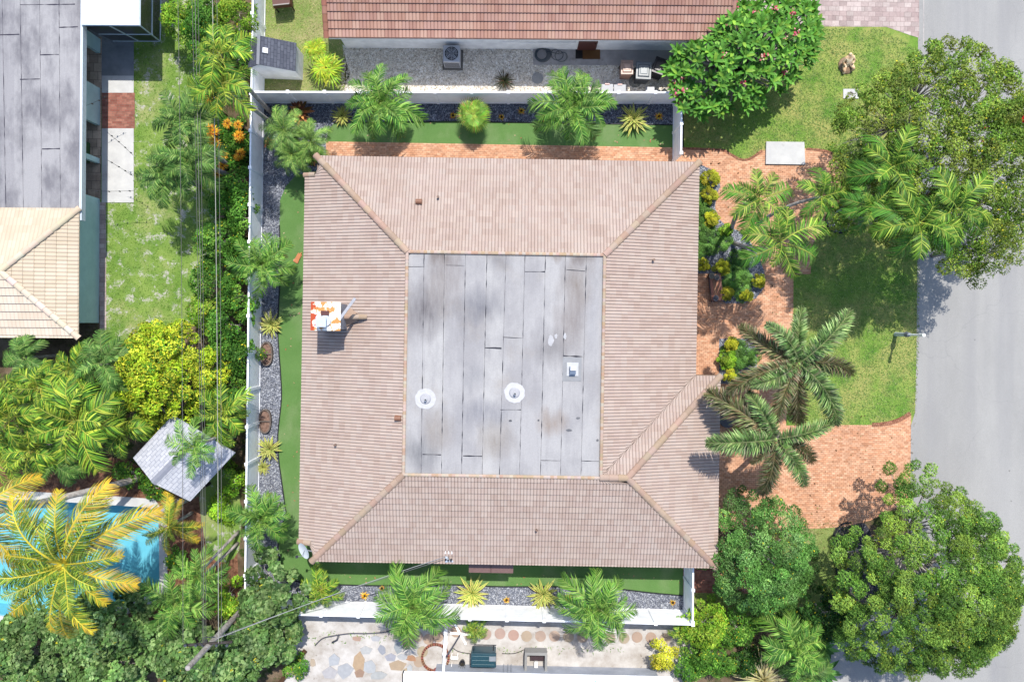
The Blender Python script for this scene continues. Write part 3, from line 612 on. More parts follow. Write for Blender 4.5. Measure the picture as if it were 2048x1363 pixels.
b = MB(); b.prism([(-8.3, 13.66), (9.9, 13.66), (9.9, 22), (-8.3, 22)], 0, 2.58); b.build('wall', M['stucco'], nh)
b = MB(); b.prism([(-8.6, 13.24), (10.15, 13.24), (10.15, 18), (-8.6, 18)], 2.3, 2.42, srgb(226, 226, 226, .9)); b.build('soffit', M['paint'], nh)
b = MB(); b.box((3.7, 13.64, 1.02), (.92, .05, 2.04), col=srgb(110, 66, 60)); d = b.build('door', M['paint'], nh)
b = MB(); b.cyl((4.05, 13.60, 1.0), .035, .05, 10, srgb(190, 170, 120), axis=(0, -1, 0)); b.build('handle', M['metal'], d)
b = MB(); b.tube([(-.6, 13.6, 1.2), (1.2, 13.6, 1.05), (3.1, 13.6, 1.1)], .02, 6, srgb(240, 240, 240, .8)); b.build('conduit', M['paint'], nh)
def mat_thing(name, label, cat, poly, z, h, col, group=None, m='paint'):
    c = P(sum(p[0] for p in poly) / len(poly), sum(p[1] for p in poly) / len(poly), 0); b = MB()
    b.prism([tuple((P(*q) - c).xy) for q in poly], z, z + h, col); o = b.build(name, M[m], None, c); return tag(o, label, cat, group)
mat_thing('door_mat', 'black square mat under the brown mat by the back door', 'mat', [(1151, 99), (1165, 99), (1165, 118), (1151, 118)], .03, .02, srgb(24, 24, 26))
mat_thing('doormat', 'brown coir doormat beside the black mat', 'mat', [(1165, 99), (1200, 99), (1200, 119), (1165, 119)], .03, .024, srgb(128, 84, 34))
# air conditioner
def ac_unit():
    t = thing('air_conditioner', 'grey air conditioning condenser with round fan on the gravel', 'air conditioner', P(906, 121), R(-1))
    b = MB(); b.box((0, 0, .04), (1.0, 1.0, .08), col=srgb(196, 192, 186)); b.build('pad', M['conc'], t)
    b = MB(); b.box((0, 0, .52), (.8, .8, .88), col=srgb(190, 192, 198, .8))
    for i in range(12): b.box((0, -.405, .16 + i * .06), (.74, .01, .018), col=srgb(96, 98, 106))
    for i in range(12): b.box((-.405, 0, .16 + i * .06), (.01, .74, .018), col=srgb(96, 98, 106))
    b.build('cabinet', M['paint'], t, bev=.02)
    b = MB(); b.cyl((0, .0, .962), .34, .004, 32, srgb(36, 40, 52)); f = b.build('fan_well', M['paint'], t)
    b = MB()
    for i in range(4):
        g = i * math.pi / 2 + .4; b.add([(.05 * math.cos(g), .05 * math.sin(g), .985), (.3 * math.cos(g - .1), .3 * math.sin(g - .1), .98), (.32 * math.cos(g + .55), .32 * math.sin(g + .55), .995), (.12 * math.cos(g + .9), .12 * math.sin(g + .9), .99)], [[0, 1, 2, 3]], srgb(120, 126, 140))
    b.cyl((0, 0, .97), .07, .03, 14, srgb(150, 156, 166)); b.build('fan', M['paint'], f)
    b = MB()
    for r in (.12, .19, .26, .34):
        b.tube([(r * math.cos(g / 24 * 6.283), r * math.sin(g / 24 * 6.283), 1.01) for g in range(25)], .006, 5, srgb(210, 214, 220, .8))
    for i in range(8): g = i * math.pi / 4; b.tube([(.07 * math.cos(g), .07 * math.sin(g), 1.01), (.34 * math.cos(g), .34 * math.sin(g), 1.0)], .005, 4, srgb(210, 214, 220, .8))
    b.build('guard', M['paint'], f)
ac_unit()
# hose heap
b = MB(); pts = []
for i in range(150):
    g = i / 150 * 6.283 * 5.2; r = .42 + .07 * math.sin(i * .21) - .0012 * i; pts.append((r * math.cos(g), r * math.sin(g) * .95, .05 + .0011 * i))
for i in range(60):
    g = i / 60 * 6.283 * 2.4; pts.append((.55 + .008 * i + .25 * math.cos(g), .1 + .25 * math.sin(g) - .003 * i, .06))
b.tube(pts, .017, 6, srgb(84, 96, 106)); tag(b.build('garden_hose', M['plastic'], None, P(1086, 113, .02), smooth=True), 'coiled grey garden hose on the stained concrete strip', 'hose')
# bins
def bin_(name, label, px, py, rz, w_, d_, h, body, lid, z=0):
    t = thing(name, label, 'bin', P(px, py, z), rz)
    b = MB(); b.box((0, 0, h / 2), (w_ * .82, d_ * .82, h), col=body, taper=1.2); b.build('body', M['plastic'], t, bev=.02)
    b = MB(); b.box((0, 0, h + .03), (w_ * 1.04, d_ * 1.06, .07), col=lid); b.box((0, -.02, h + .09), (w_ * .8, d_ * .78, .06), col=lid, taper=.85); b.box((0, -.02, h + .125), (w_ * .5, d_ * .45, .02), col=tuple(min(1, c * 1.3) for c in lid[:3]), taper=.9); b.build('lid', M['plastic'], t, bev=.015)
    b = MB(); b.cyl((-w_ * .4, d_ * .5, h - .02), .025, w_ * .8, 8, lid, axis=(1, 0, .001)); b.build('handle', M['plastic'], t)
    b = MB()
    for sx in (-1, 1): b.cyl((sx * w_ * .42 - .03, d_ * .42, .1), .1, .06, 14, srgb(30, 30, 34), axis=(1, 0, 0))
    b.build('wheels', M['plastic'], t)
bin_('waste_bin', 'tan plastic storage bin with a square handle recess by the concrete strip', 1248, 148, 0, .58, .66, .95, srgb(196, 152, 130), srgb(206, 166, 144))
bin_('wheeled_bin', 'dark wheeled bin with a shiny grey lid standing upright', 1280, 155, R(-3), .72, .8, 1.0, srgb(58, 64, 74), srgb(110, 124, 132))
bin_('wheeled_bin', 'black wheeled bin turned askew next to the plumeria', 1312, 146, R(-20), .62, .75, .98, srgb(22, 24, 34), srgb(26, 28, 40))
for lab, px, py in (('grey storage tote nearer the fan-shaped palm crown', 1212, 184), ('grey storage tote on the right of its twin by the fence', 1237, 185)):
    t = thing('storage_tote', lab, 'storage box', P(px, py)); b = MB(); b.box((0, 0, .22), (.5, .42, .44), col=srgb(120, 128, 144), taper=1.1); b.build('body', M['plastic'], t, bev=.02)
    b = MB(); b.box((0, 0, .46), (.6, .5, .05), col=srgb(128, 136, 152)); b.build('lid', M['plastic'], t, bev=.01); b = MB(); b.box((0, .24, .5), (.22, .06, .04), col=srgb(226, 150, 140)); b.build('handle', M['plastic'], t)
t = thing('utility_box', 'small pale grey box against the fence beside the dark bin', 'box', P(1297, 186)); b = MB(); b.box((0, 0, .2), (.4, .3, .4), col=srgb(170, 174, 186)); b.build('body', M['plastic'], t, bev=.02); b = MB(); b.box((0, 0, .42), (.43, .33, .04), col=srgb(190, 194, 204)); b.build('lid', M['plastic'], t)
def disc(name, label, cat, px, py, r, h, col, group=None, z=0, m='conc', n=24, seed=0):
    b = MB(); q = random.Random(seed); pl = [(r * (1 + q.uniform(-.02, .02)) * math.cos(i / n * 6.283), r * (1 + q.uniform(-.02, .02)) * math.sin(i / n * 6.283)) for i in range(n)]
    b.prism(pl, 0, h, col); return tag(b.build(name, M[m], None, P(px, py, z)), label, cat, group)
disc('stepping_stone', 'lone round pale stepping stone on the gravel left of the palm', 'stepping stone', 1075, 157, .28, .05, srgb(255, 255, 255))
disc('drain_cover', 'round concrete disc partly under the dark wheeled bin', 'cover', 1270, 163, .32, .04, srgb(230, 230, 220))
# ------------------------------------------------------------------ grey shingled shed
def shed():
    t = thing('garden_shed', 'small white shed with grey shingle gable roof behind the fence', 'shed', P(562, 134), R(-2.0))
    W, L, hw, hr = 2.35, 1.35, 1.55, 2.3          # roof width E-W, length N-S, wall and ridge height
    b = MB(); x0, x1, y0, y1 = -W / 2 + .08, W / 2 - .06, -L / 2 + .06, L / 2 - .06; xr = -.35
    b.add([(x0, y0, 0), (x1, y0, 0), (x1, y1, 0), (x0, y1, 0), (x0, y0, hw), (x1, y0, hw), (x1, y1, hw), (x0, y1, hw), (xr, y0, hr - .08), (xr, y1, hr - .08)], [[0, 1, 5, 8, 4], [1, 2, 6, 5], [2, 3, 7, 9, 6], [3, 0, 4, 7], [4, 8, 9, 7], [8, 5, 6, 9]]); b.build('wall', M['stucco'], t)
    for (xe, ze) in ((-W / 2, hw - .06), (W / 2, hw - .06)):
        b = MB(); vs = [(xe, -L / 2, ze), (xe, L / 2, ze), (xr, L / 2, hr), (xr, -L / 2, hr)]; vs += [(x, y, z + .05) for x, y, z in vs]
        b.add(vs, [[4, 5, 6, 7], [0, 3, 2, 1], [0, 1, 5, 4], [0, 4, 7, 3], [1, 2, 6, 5]] if xe > 0 else [[7, 6, 5, 4], [1, 2, 3, 0], [4, 5, 1, 0], [3, 7, 4, 0], [5, 6, 2, 1]]); o = b.build('roof_slope', M['shingle_dk'], t); uvbox(o)
    b = MB(); b.box((xr, 0, hr + .055), (.14, L + .02, .03), col=srgb(150, 154, 164)); b.build('ridge_cap', M['paint'], t)
    b = MB(); b.box((xr + .28, .02, hr - .06), (.24, .24, .05), ry=.45, col=srgb(226, 228, 232, .9)); b.build('roof_vent', M['paint'], t)
def uvbox(o):
    """top-down UV in metres for slopes"""
    me = o.data; uv = me.uv_layers.new(name='UVMap'); n = {}
    for p in me.polygons:
        nn = p.normal; h = Vector((nn.x, nn.y, 0))
        d = h.normalized() if h.length > .05 else Vector((0, 1, 0)); e = Vector((-d.y, d.x, 0))
        for li in p.loop_indices:
            v = me.vertices[me.loops[li].vertex_index].co; uv.data[li].uv = (v.dot(e), v.dot(d) * 1.05 + (v.z if abs(nn.z) < .3 else 0))
shed()
# rusty fire box on the top lawn
t = thing('fire_box', 'rusty brown metal fire box on legs at the top edge lawn', 'fire box', P(572, 10), R(6)); b = MB(); b.box((0, 0, .75), (.95, .8, .3), col=srgb(112, 60, 52), taper=.9); b.box((0, -.38, .95), (.8, .05, .05), col=srgb(190, 180, 176)); b.build('body', M['paint'], t)
for sx in (-1, 1):
    for sy in (-1, 1): b = MB(); b.box((sx * .4, sy * .33, .3), (.05, .05, .6), col=srgb(70, 52, 48)); b.build('leg', M['paint'], t)
# ------------------------------------------------------------------ house to the west (flat roof, patio wall and tan tiled wing)
wh = thing('flat_roof_house', 'teal walled house with stained flat grey roof and cream tiled wing at the left', 'house', (0, 0, 0), R(-.4))
b = MB(); b.prism([(-34, 5.0), (-19.95, 5.0), (-19.95, 20), (-34, 20)], 2.55, 2.8); b.build('flat_roof', M['deck2'], wh)
b = MB(); b.prism([(-19.97, 4.6), (-19.86, 4.6), (-19.86, 20), (-19.97, 20)], 2.5, 2.83, srgb(206, 216, 226, .8)); b.build('roof_edge', M['paint'], wh)
b = MB()
def WLP(px, py, z=2.8): v = P(px, py, z); c, s = math.cos(R(.4)), math.sin(R(.4)); return Vector((v.x * c - v.y * s, v.x * s + v.y * c, z))
for xa, xb_ in ((4, 12), (40, 47), (79, 84), (118, 121)): seam(b, [WLP(xa, -20), WLP(xb_, 422)], .014, 2.806, .3)
for xa, xb_, y in ((0, 39, 70), (40, 80, 159), (80, 118, 110), (84, 120, 298), (40, 150, 10), (118, 156, 55)): seam(b, [WLP(xa, y), WLP(xb_, y - 1)], .022, 2.809, .1)
b.build('tar_seams', surf('roof_tar_violet', srgb(70, 66, 86), srgb(50, 48, 64), 5, .7), wh)
for y0, y1 in ((13.3, 14.0), (9.7, 11.55), (7.8, 8.05), (-.15, 6.05)):
    b = MB(); b.prism([(-20.75, y0), (-20.55, y0), (-20.55, y1), (-20.75, y1)], 0, 2.55); b.build('wall', M['teal'], wh)
b = MB(); b.prism([(-30, 14), (-24, 14), (-24, -.3), (-30, -.3)], 0, 2.55); b.build('inner_wall', M['teal'], wh)
b = MB(); b.prism([(-20.74, -.15), (-20.56, -.15), (-20.56, 14), (-20.74, 14)], 2.3, 2.549); b.build('wall_beam', M['teal'], wh)
b = MB(); b.prism([(-24, 6), (-20.5, 6), (-20.5, 14.1), (-24, 14.1)], 0, .05); b.build('patio_floor', M['tan_tile'], wh)
b = MB(); b.box((-21.2, 8.3, .35), (.4, 1.0, .5), col=srgb(70, 110, 60)); b.build('bench', M['paint'], wh)
TB = [srgb(244, 226, 200, .5), srgb(240, 221, 195, .5), srgb(248, 231, 207, .5), srgb(242, 224, 199, .5)]; TB2 = [srgb(243, 225, 204, .6), srgb(239, 220, 199, .6), srgb(246, 229, 210, .6)]
WO = (-22.9, 2.15)
slope_obj('roof_slope', wh, WO, (0, 1), (1, 0), 3.86, 1 / 3, lambda d: (-d, d), 2.98, .42, .18, TB, ampl=.03, lip=.03, seed=21)
slope_obj('roof_slope', wh, (0, 2.15), (1, 0), (0, 1), 3.86, 1 / 3, lambda d: (-32, WO[0] + d), 3.0, .36, .18, TB, ampl=.015, lip=.02, seed=22)
slope_obj('roof_slope', wh, (0, 2.15), (1, 0), (0, -1), 3.86, 1 / 3, lambda d: (-32, WO[0] + d), 3.0, .36, .18, TB2, ampl=.015, lip=.06, seed=23)
b = MB(); cap_run(b, (-19.93, 5.13, 2.88), (-22.9, 2.15, 3.88), .14, .4, TB); b.build('hip_cap', M['tile'], wh)
b = MB(); cap_run(b, (-19.93, -.83, 2.88), (-22.9, 2.15, 3.88), .14, .4, TB2); b.build('hip_cap', M['tile'], wh)
# screened porch at the top left
po = thing('screened_porch', 'white roofed porch with dark screen walls beside the flat roof', 'porch', (0, 0, 0), R(-.4))
b = MB(); b.prism([(-19.8, 13.55), (-17.15, 13.55), (-17.15, 15.0), (-19.8, 15.0)], 2.95, 3.05, srgb(206, 212, 222, .9)); b.prism([(-19.8, 15.0), (-16.5, 15.0), (-16.5, 20), (-19.8, 20)], 3.0, 3.15, srgb(232, 232, 236, .9)); b.build('roof', M['paint'], po)
b = MB(); b.quad((-19.9, 13.9, .1), (-17.55, 13.9, .1), (-17.15, 13.58, 2.95), (-19.9, 13.58, 2.95)); b.quad((-17.55, 13.9, .1), (-17.5, 20, .1), (-17.1, 20, 2.95), (-17.15, 13.58, 2.95)); b.build('screen', M['screen'], po)
b = MB(); cw_ = srgb(180, 194, 206, .9)
for a, c in (((-19.9, 13.9, .1), (-17.55, 13.9, .1)), ((-17.55, 13.9, .1), (-17.15, 13.56, 2.98)), ((-19.8, 13.56, 2.98), (-17.15, 13.56, 2.98)), ((-17.15, 13.56, 2.98), (-17.15, 20, 2.98)), ((-17.55, 13.9, .1), (-17.5, 20, .1)), ((-18.6, 13.9, .1), (-18.6, 13.57, 2.98)), ((-19.9, 13.75, 1.4), (-17.3, 13.75, 1.4)), ((-17.34, 13.75, 1.4), (-17.34, 20, 1.4))):
    b.tube([a, c], .035, 6, cw_)
b.build('frame', M['paint'], po)
# string lights over the patio
for k, ((xa, ya), (xc, yc)) in enumerate((((160, 215), (215, 190)), ((215, 265), (266, 310)), ((215, 320), (266, 352)), ((182, 382), (268, 381)))):
    b = MB(); a, c = P(xa, ya, 2.5), P(xc, yc, 2.3); pts = [a.lerp(c, t / 8) - Vector((0, 0, .12 * math.sin(math.pi * t / 8))) for t in range(9)]; b.tube(pts, .008, 4, srgb(60, 60, 66))
    for p in pts[1::2]: b.cyl(p - Vector((0, 0, .1)), .03, .1, 8, srgb(60, 60, 66))
    tag(b.build('string_lights', M['paint']), ['string of lights across the teal wall towards the upper slab', 'sagging string of lights over the top of the long patio slab', 'sagging string of lights over the middle of the long patio slab', 'straight string of lights across the bottom of the patio slab'][k], 'string lights')
# ------------------------------------------------------------------ shingled garden pavilion by the pool
def pavilion():
    A, Bc, Cc, D = P(266, 915, 2.5), P(345, 830, 2.5), P(470, 905, 2.5), P(380, 1002, 2.5)   # eave corners (W, N, E, S)
    rp, rq = P(305, 965, 3.0), P(405, 865, 3.0)                                            # ridge ends
    c = (A + Bc + Cc + D) / 4; c.z = 0
    t = thing('garden_pavilion', 'pale grey shingled pavilion roof standing at an angle beside the pool', 'pavilion', c)
    for nm, q in (('roof_slope', [A, rp, rq, Bc]), ('roof_slope', [rp, D, Cc, rq])):
        q = [p - c for p in q]; b = MB(); vs = q + [p - Vector((0, 0, .09)) for p in q]; b.add(vs, [[0, 1, 2, 3], [7, 6, 5, 4], [0, 4, 5, 1], [1, 5, 6, 2], [2, 6, 7, 3], [3, 7, 4, 0]]); o = b.build(nm, M['shingle_lt'], t); uvbox(o)
    b = MB(); d = (rq - rp).normalized(); s = Vector((-d.y, d.x, 0)) * .16; q = [rp - c, rq - c]; up = Vector((0, 0, .03)); b.quad(q[0] + s - up * 1.2, q[0] + up, q[1] + up, q[1] + s - up * 1.2, srgb(174, 178, 194)); b.quad(q[0] + up, q[0] - s - up * 1.2, q[1] - s - up * 1.2, q[1] + up, srgb(174, 178, 194)); b.build('ridge_cap', M['paint'], t)
    for p in (A, Bc, Cc, D):
        v = (p - c) * .85; b = MB(); b.box((v.x, v.y, 1.24), (.12, .12, 2.48), .8, srgb(150, 140, 130)); b.build('post', M['wood'], t)
pavilion()
# ------------------------------------------------------------------ house to the south, its yard things
sh = thing('white_roof_house', 'grey walled house with bright white flat roof at the bottom edge', 'house', (0, 0, 0), R(-1.2))
b = MB(); b.prism([(-4.62, -16.32), (7.85, -16.32), (7.85, -26), (-4.62, -26)], 2.55, 2.8, srgb(250, 250, 252, 1.6)); b.build('flat_roof', M['paint'], sh)
b = MB(); b.prism([(-3.3, -17.1), (7.6, -17.1), (7.6, -26), (-3.3, -26)], 0, 2.549); b.build('wall', M['greywall'], sh)
b = MB(); b.cyl((4.3, -16.75, 2.8), .3, .35, 4, srgb(150, 170, 190, .8), .02); b.build('roof_vent', M['paint'], sh)
b = MB(); b.prism([(-4.64, -16.30), (-4.58, -16.30), (-4.58, -26), (-4.64, -26)], 2.5, 2.86, srgb(70, 74, 80)); b.build('gutter', M['paint'], sh)
b = MB()
for x in (0.05, .25, .42): b.cyl((x, -17.05, 0), .02, 2.5, 6, srgb(160, 168, 180, .8))
b.build('downpipe', M['paint'], sh)
fence('low white fence running from the south fence to the white roof', (894, 1248), (890, 1330), 2, False, 1.0, .09)
t = thing('storage_chest', 'teal green storage chest against the grey wall', 'chest', P(968, 1303), R(-1)); b = MB(); b.box((0, 0, .42), (1.2, .62, .84), col=srgb(52, 96, 112), taper=.97); b.build('body', M['plastic'], t, bev=.03)
b = MB(); b.box((0, 0, .9), (1.26, .7, .1), col=srgb(50, 92, 108), taper=.95)
for i in range(3): b.box((0, -.2 + i * .2, .957), (1.1, .03, .012), col=srgb(76, 120, 134))
b.build('lid', M['plastic'], t, bev=.02); b = MB(); b.tube([(-.48, .34, .6), (-.48, .62, .62), (.62, .62, .62), (.48, .62, .62), (.48, .34, .6)], .025, 6, srgb(44, 52, 60)); b.build('rail', M['paint'], t)
tag(MB().box((0, 0, .03), (.32, .22, .06), col=srgb(170, 180, 190)).build('tray', M['plastic'], None, P(985, 1316, .965)), 'small grey tray lying on the teal chest lid', 'tray')
t = thing('block_enclosure', 'three sided pale block enclosure around a dark brown panel', 'enclosure', P(1071, 1315), R(-1)); b = MB(); cc = srgb(255, 255, 255)
b.box((0, .46, .3), (1.1, .14, .6), col=cc); b.box((-.5, -.1, .3), (.12, .98, .6), col=cc); b.box((.5, -.1, .3), (.12, .98, .6), col=cc); b.build('block_wall', M['conc'], t)
b = MB(); b.box((.08, .12, .12), (.68, .3, .2), col=srgb(84, 66, 72)); b.build('panel', M['paint'], t); b = MB(); b.box((.02, -.2, .15), (.16, .3, .3), col=srgb(230, 230, 230, .9)); b.build('meter_box', M['paint'], t)
t = thing('cross_stand', 'white cross shaped parasol stand with a folded dark pole', 'parasol stand', P(921, 1266), 0); b = MB(); b.box((0, 0, .04), (1.05, .09, .06), R(-6), srgb(245, 245, 245, 1.4)); b.box((0, 0, .075), (1.15, .09, .05), R(-61), srgb(245, 245, 245, 1.4)); b.build('foot', M['paint'], t)
b = MB(); b.tube([(0, 0, .1), (-.35, -.35, .8), (-.62, -.62, 1.2)], .04, 8, srgb(96, 98, 112)); b.build('pole', M['paint'], t)
t = thing('flower_pot', 'small black pot with dry twigs by the grey wall', 'pot', P(925, 1321)); b = MB(); b.cyl((0, 0, 0), .11, .24, 14, srgb(40, 42, 52), .15); b.build('pot', M['plastic'], t); b = MB()
for i in range(9): g = i * .7; b.tube([(0, 0, .2), (.08 * math.cos(g), .08 * math.sin(g), .4), (.2 * math.cos(g), .2 * math.sin(g), .5)], .008, 4, srgb(120, 110, 90))
b.build('twigs', M['paint'], t)
t = thing('white_bench', 'small white metal frame bench left of the black pot', 'bench', P(908, 1312)); b = MB(); b.box((.05, .12, .42), (.36, .12, .03), col=srgb(240, 240, 240, 1.3)); b.build('seat', M['paint'], t)
for x, y in ((-.1, .17), (.2, .17), (-.1, .07), (-.1, -.3)): b = MB(); b.box((x, y, .2), (.03, .03, .4), col=srgb(240, 240, 240, 1.3)); b.build('leg', M['paint'], t)
# ring of terracotta bricks
b = MB()
for i in range(34):
    g = i / 34 * 6.283; b.box((.66 * math.cos(g), .66 * math.sin(g), .05), (.11, .16, .1), g + rs.uniform(-.1, .1), tuple(c * rs.uniform(.8, 1.1) for c in srgb(196, 130, 106)[:3]))
tag(b.build('brick_ring', M['paint'], None, P(871, 1313)), 'round ring of terracotta bricks at the end of the stones', 'brick ring')
b = MB()
for i in range(16): g = i / 16 * 6.283; b.box((.24 * math.cos(g), .24 * math.sin(g), .06), (.09, .1, .12), g, tuple(c * rs.uniform(.5, .9) for c in srgb(196, 130, 106)[:3]))
tag(b.build('brick_ring', M['paint'], None, P(876, 1344)), 'small inner ring of dark bricks beside the white roof', 'brick ring')
SS = [(835, 1272), (857, 1277), (876, 1272), (912, 1262), (940, 1266), (972, 1267), (1000, 1266), (1027, 1269), (1053, 1271), (1081, 1271), (1109, 1271), (1137, 1272), (1165, 1273), (1192, 1273), (1220, 1274), (1248, 1275), (1274, 1273), (1302, 1274), (1330, 1276), (845, 1302), (838, 1322)]
for i, (x, y) in enumerate(SS):
    disc('stepping_stone', 'round tan stepping stone in the row beside the south fence', 'stepping stone', x, y, .27, .03, tuple(c * rs.uniform(.92, 1.05) for c in srgb(226, 200, 180, 1)[:3]), 'tan stepping stones by the south fence', m='conc', seed=i)
FS = [(718, 1324, 16, 30, (200, 156, 104), 'large pointed orange brown flagstone'), (714, 1276, 14, 8, (190, 140, 110), 'small rusty flagstone below the hose'), (764, 1298, 12, 14, (150, 156, 172), 'dark blue grey flagstone in the middle of the patio'), (782, 1313, 17, 12, (170, 172, 190), 'lilac grey flagstone beside the dark one'),
      (797, 1290, 13, 22, (150, 160, 168), 'long grey green flagstone near the palm shadow'), (814, 1283, 13, 14, (140, 92, 70), 'dark brown triangular flagstone under the palm fronds'), (796, 1330, 26, 18, (196, 160, 116), 'star shaped tan flagstone near the brick ring'), (823, 1315, 14, 10, (190, 116, 62), 'bright orange flagstone beside the brick ring'),
      (812, 1348, 12, 17, (198, 164, 112), 'yellow brown flagstone at the bottom of the patio'), (720, 1346, 14, 14, (160, 112, 78), 'brown sliver flagstone at the bottom edge'), (690, 1340, 22, 20, (184, 188, 196), 'pale grey flagstone at the lower left'), (660, 1345, 20, 16, (196, 192, 196), 'pale lilac flagstone at the far lower left'),
      (740, 1334, 22, 18, (194, 200, 206), 'pale blue flagstone below the dark one'), (757, 1349, 22, 12, (186, 190, 190), 'pale grey green flagstone at the bottom edge'), (668, 1318, 18, 18, (190, 196, 206), 'blue white flagstone at the left of the patio'), (730, 1298, 18, 12, (204, 206, 206), 'faint white flagstone above the orange one'),
      (626, 1325, 9, 12, (206, 178, 144), 'small tan flagstone at the left end'), (752, 1275, 16, 8, (196, 198, 206), 'thin grey flagstone below the hose end'), (806, 1312, 14, 10, (200, 202, 206), 'white flagstone between the star and lilac ones'), (820, 1335, 10, 14, (200, 206, 210), 'pale flagstone left of the brick ring')]
for i, (x, y, rx, ry, c, lab) in enumerate(FS):
    q = random.Random(i + 40); n = q.choice([5, 6, 7]); b = MB(); b.prism([(rx / 48 * math.cos(k / n * 6.283 + .3) * q.uniform(.65, 1.1), ry / 48 * math.sin(k / n * 6.283 + .3) * q.uniform(.65, 1.1)) for k in range(n)], 0, .02 + i * .0012, srgb(*[v * .62 + 80 for v in c], .56))
    tag(b.build('flagstone', M['paint'], None, P(x, y, .004)), lab, 'flagstone', 'flagstones of the sandy patio')
b = MB(); b.tube([P(x, y, .03) for x, y in openline([(630, 1290), (645, 1276), (665, 1271), (700, 1266), (735, 1266), (770, 1263), (800, 1256), (870, 1254)])], .032, 8, srgb(96, 98, 110)); b.tube([P(x, y, .03) for x, y in [(664, 1284), (674, 1279), (678, 1268)]], .05, 8, srgb(80, 82, 96))
tag(b.build('drain_hose', M['plastic'], smooth=True), 'dark corrugated hose winding over the sandy patio', 'hose')
b = MB(); b.box((0, 0, .12), (2.2, .22, .05), R(52), srgb(176, 138, 108)); tag(b.build('plank', M['wood'], None, P(585, 1332)), 'weathered brown plank leaning at the bottom left of the patio', 'plank')
for lab, pts in (('black irrigation pipe left of the teal chest', [(904, 1294), (918, 1302), (940, 1306), (948, 1305)]), ('black irrigation pipe right of the teal chest', [(1004, 1306), (1026, 1306), (1040, 1302), (1048, 1298)])):
    b = MB(); b.tube([P(x, y, .03) for x, y in openline(pts)], .018, 6, srgb(36, 38, 44)); tag(b.build('irrigation_pipe', M['plastic']), lab, 'pipe')
# ------------------------------------------------------------------ front garden things
tag(MB().prism([tuple((P(x, y) - P(1570, 307)).xy) for x, y in [(1531, 284), (1607, 285), (1609, 330), (1530, 329)]], 0, .12).build('concrete_slab', M['conc'], None, P(1570, 307), bev=.01), 'large white rectangular concrete slab at the top of the brick path', 'slab')
t = thing('meter_cover', 'pale concrete meter box cover set in the lawn with grey lid', 'meter box', P(1701, 188)); b = MB(); b.box((0, 0, .02), (.76, .48, .06)); b.build('frame', M['conc'], t); b = MB(); b.box((-.02, 0, .056), (.26, .16, .02), col=srgb(150, 140, 150)); b.build('lid', M['paint'], t)
# statue (seated figure on a rock)
def statue():
    t = thing('garden_statue', 'cream stone statue of a crouching figure on the upper lawn', 'statue', P(1691, 130), R(14)); cr = srgb(238, 216, 184, .9)
    me = bpy.data.meshes.new('figure'); J = [(0, 0, .18, .16), (0, .06, .38, .15), (0, .16, .56, .17), (0, .26, .68, .07), (0, .34, .78, .11), (.19, .2, .56, .08), (.27, .02, .44, .06), (.14, -.14, .4, .05), (-.19, .2, .56, .08), (-.29, .06, .4, .06), (-.18, -.14, .34, .05), (.16, -.08, .2, .12), (.22, -.32, .3, .08), (.2, -.38, .06, .07), (-.16, -.08, .2, .12), (-.24, -.3, .24, .08), (-.24, -.42, .06, .07)]
    E_ = [(0, 1), (1, 2), (2, 3), (3, 4), (2, 5), (5, 6), (6, 7), (2, 8), (8, 9), (9, 10), (0, 11), (11, 12), (12, 13), (0, 14), (14, 15), (15, 16)]
    me.from_pydata([j[:3] for j in J], E_, []); o = link('figure', me, t); o.modifiers.new('skin', 'SKIN')
    for v, j in zip(me.skin_vertices[0].data, J): v.radius = (j[3], j[3])
    me.skin_vertices[0].data[0].use_root = True; ss = o.modifiers.new('sub', 'SUBSURF'); ss.levels = ss.render_levels = 2
    mt = surf('cream_stone', srgb(240, 220, 188, .95), srgb(190, 150, 112, .8), 5, .85, .3, 30, .2, col=False); me.materials.append(mt)
    b = MB(); b.dome((0, -.05, 0), .4, .45, .2, 12, 4, srgb(180, 150, 120)); b.build('rock', M['paint'], t)
statue()
# white post at the kerb
t = thing('marker_post', 'slim white lamp post standing at the lawn edge by the road', 'lamp post', P(1791, 668)); b = MB(); b.cyl((0, 0, 0), .11, .95, 12, srgb(190, 200, 200, 1), .1); b.build('sleeve', M['paint'], t, smooth=False)
b = MB(); b.cyl((0, 0, .95), .05, 1.25, 10, srgb(244, 246, 244, 1.2)); b.build('pole', M['paint'], t); b = MB(); b.cyl((0, 0, 1.05), .14, .28, 12, srgb(150, 156, 170), .1); b.build('collar', M['paint'], t); b = MB(); b.cyl((0, 0, 2.2), .075, .42, 12, srgb(240, 242, 242, 1)); b.build('lamp_head', M['paint'], t)
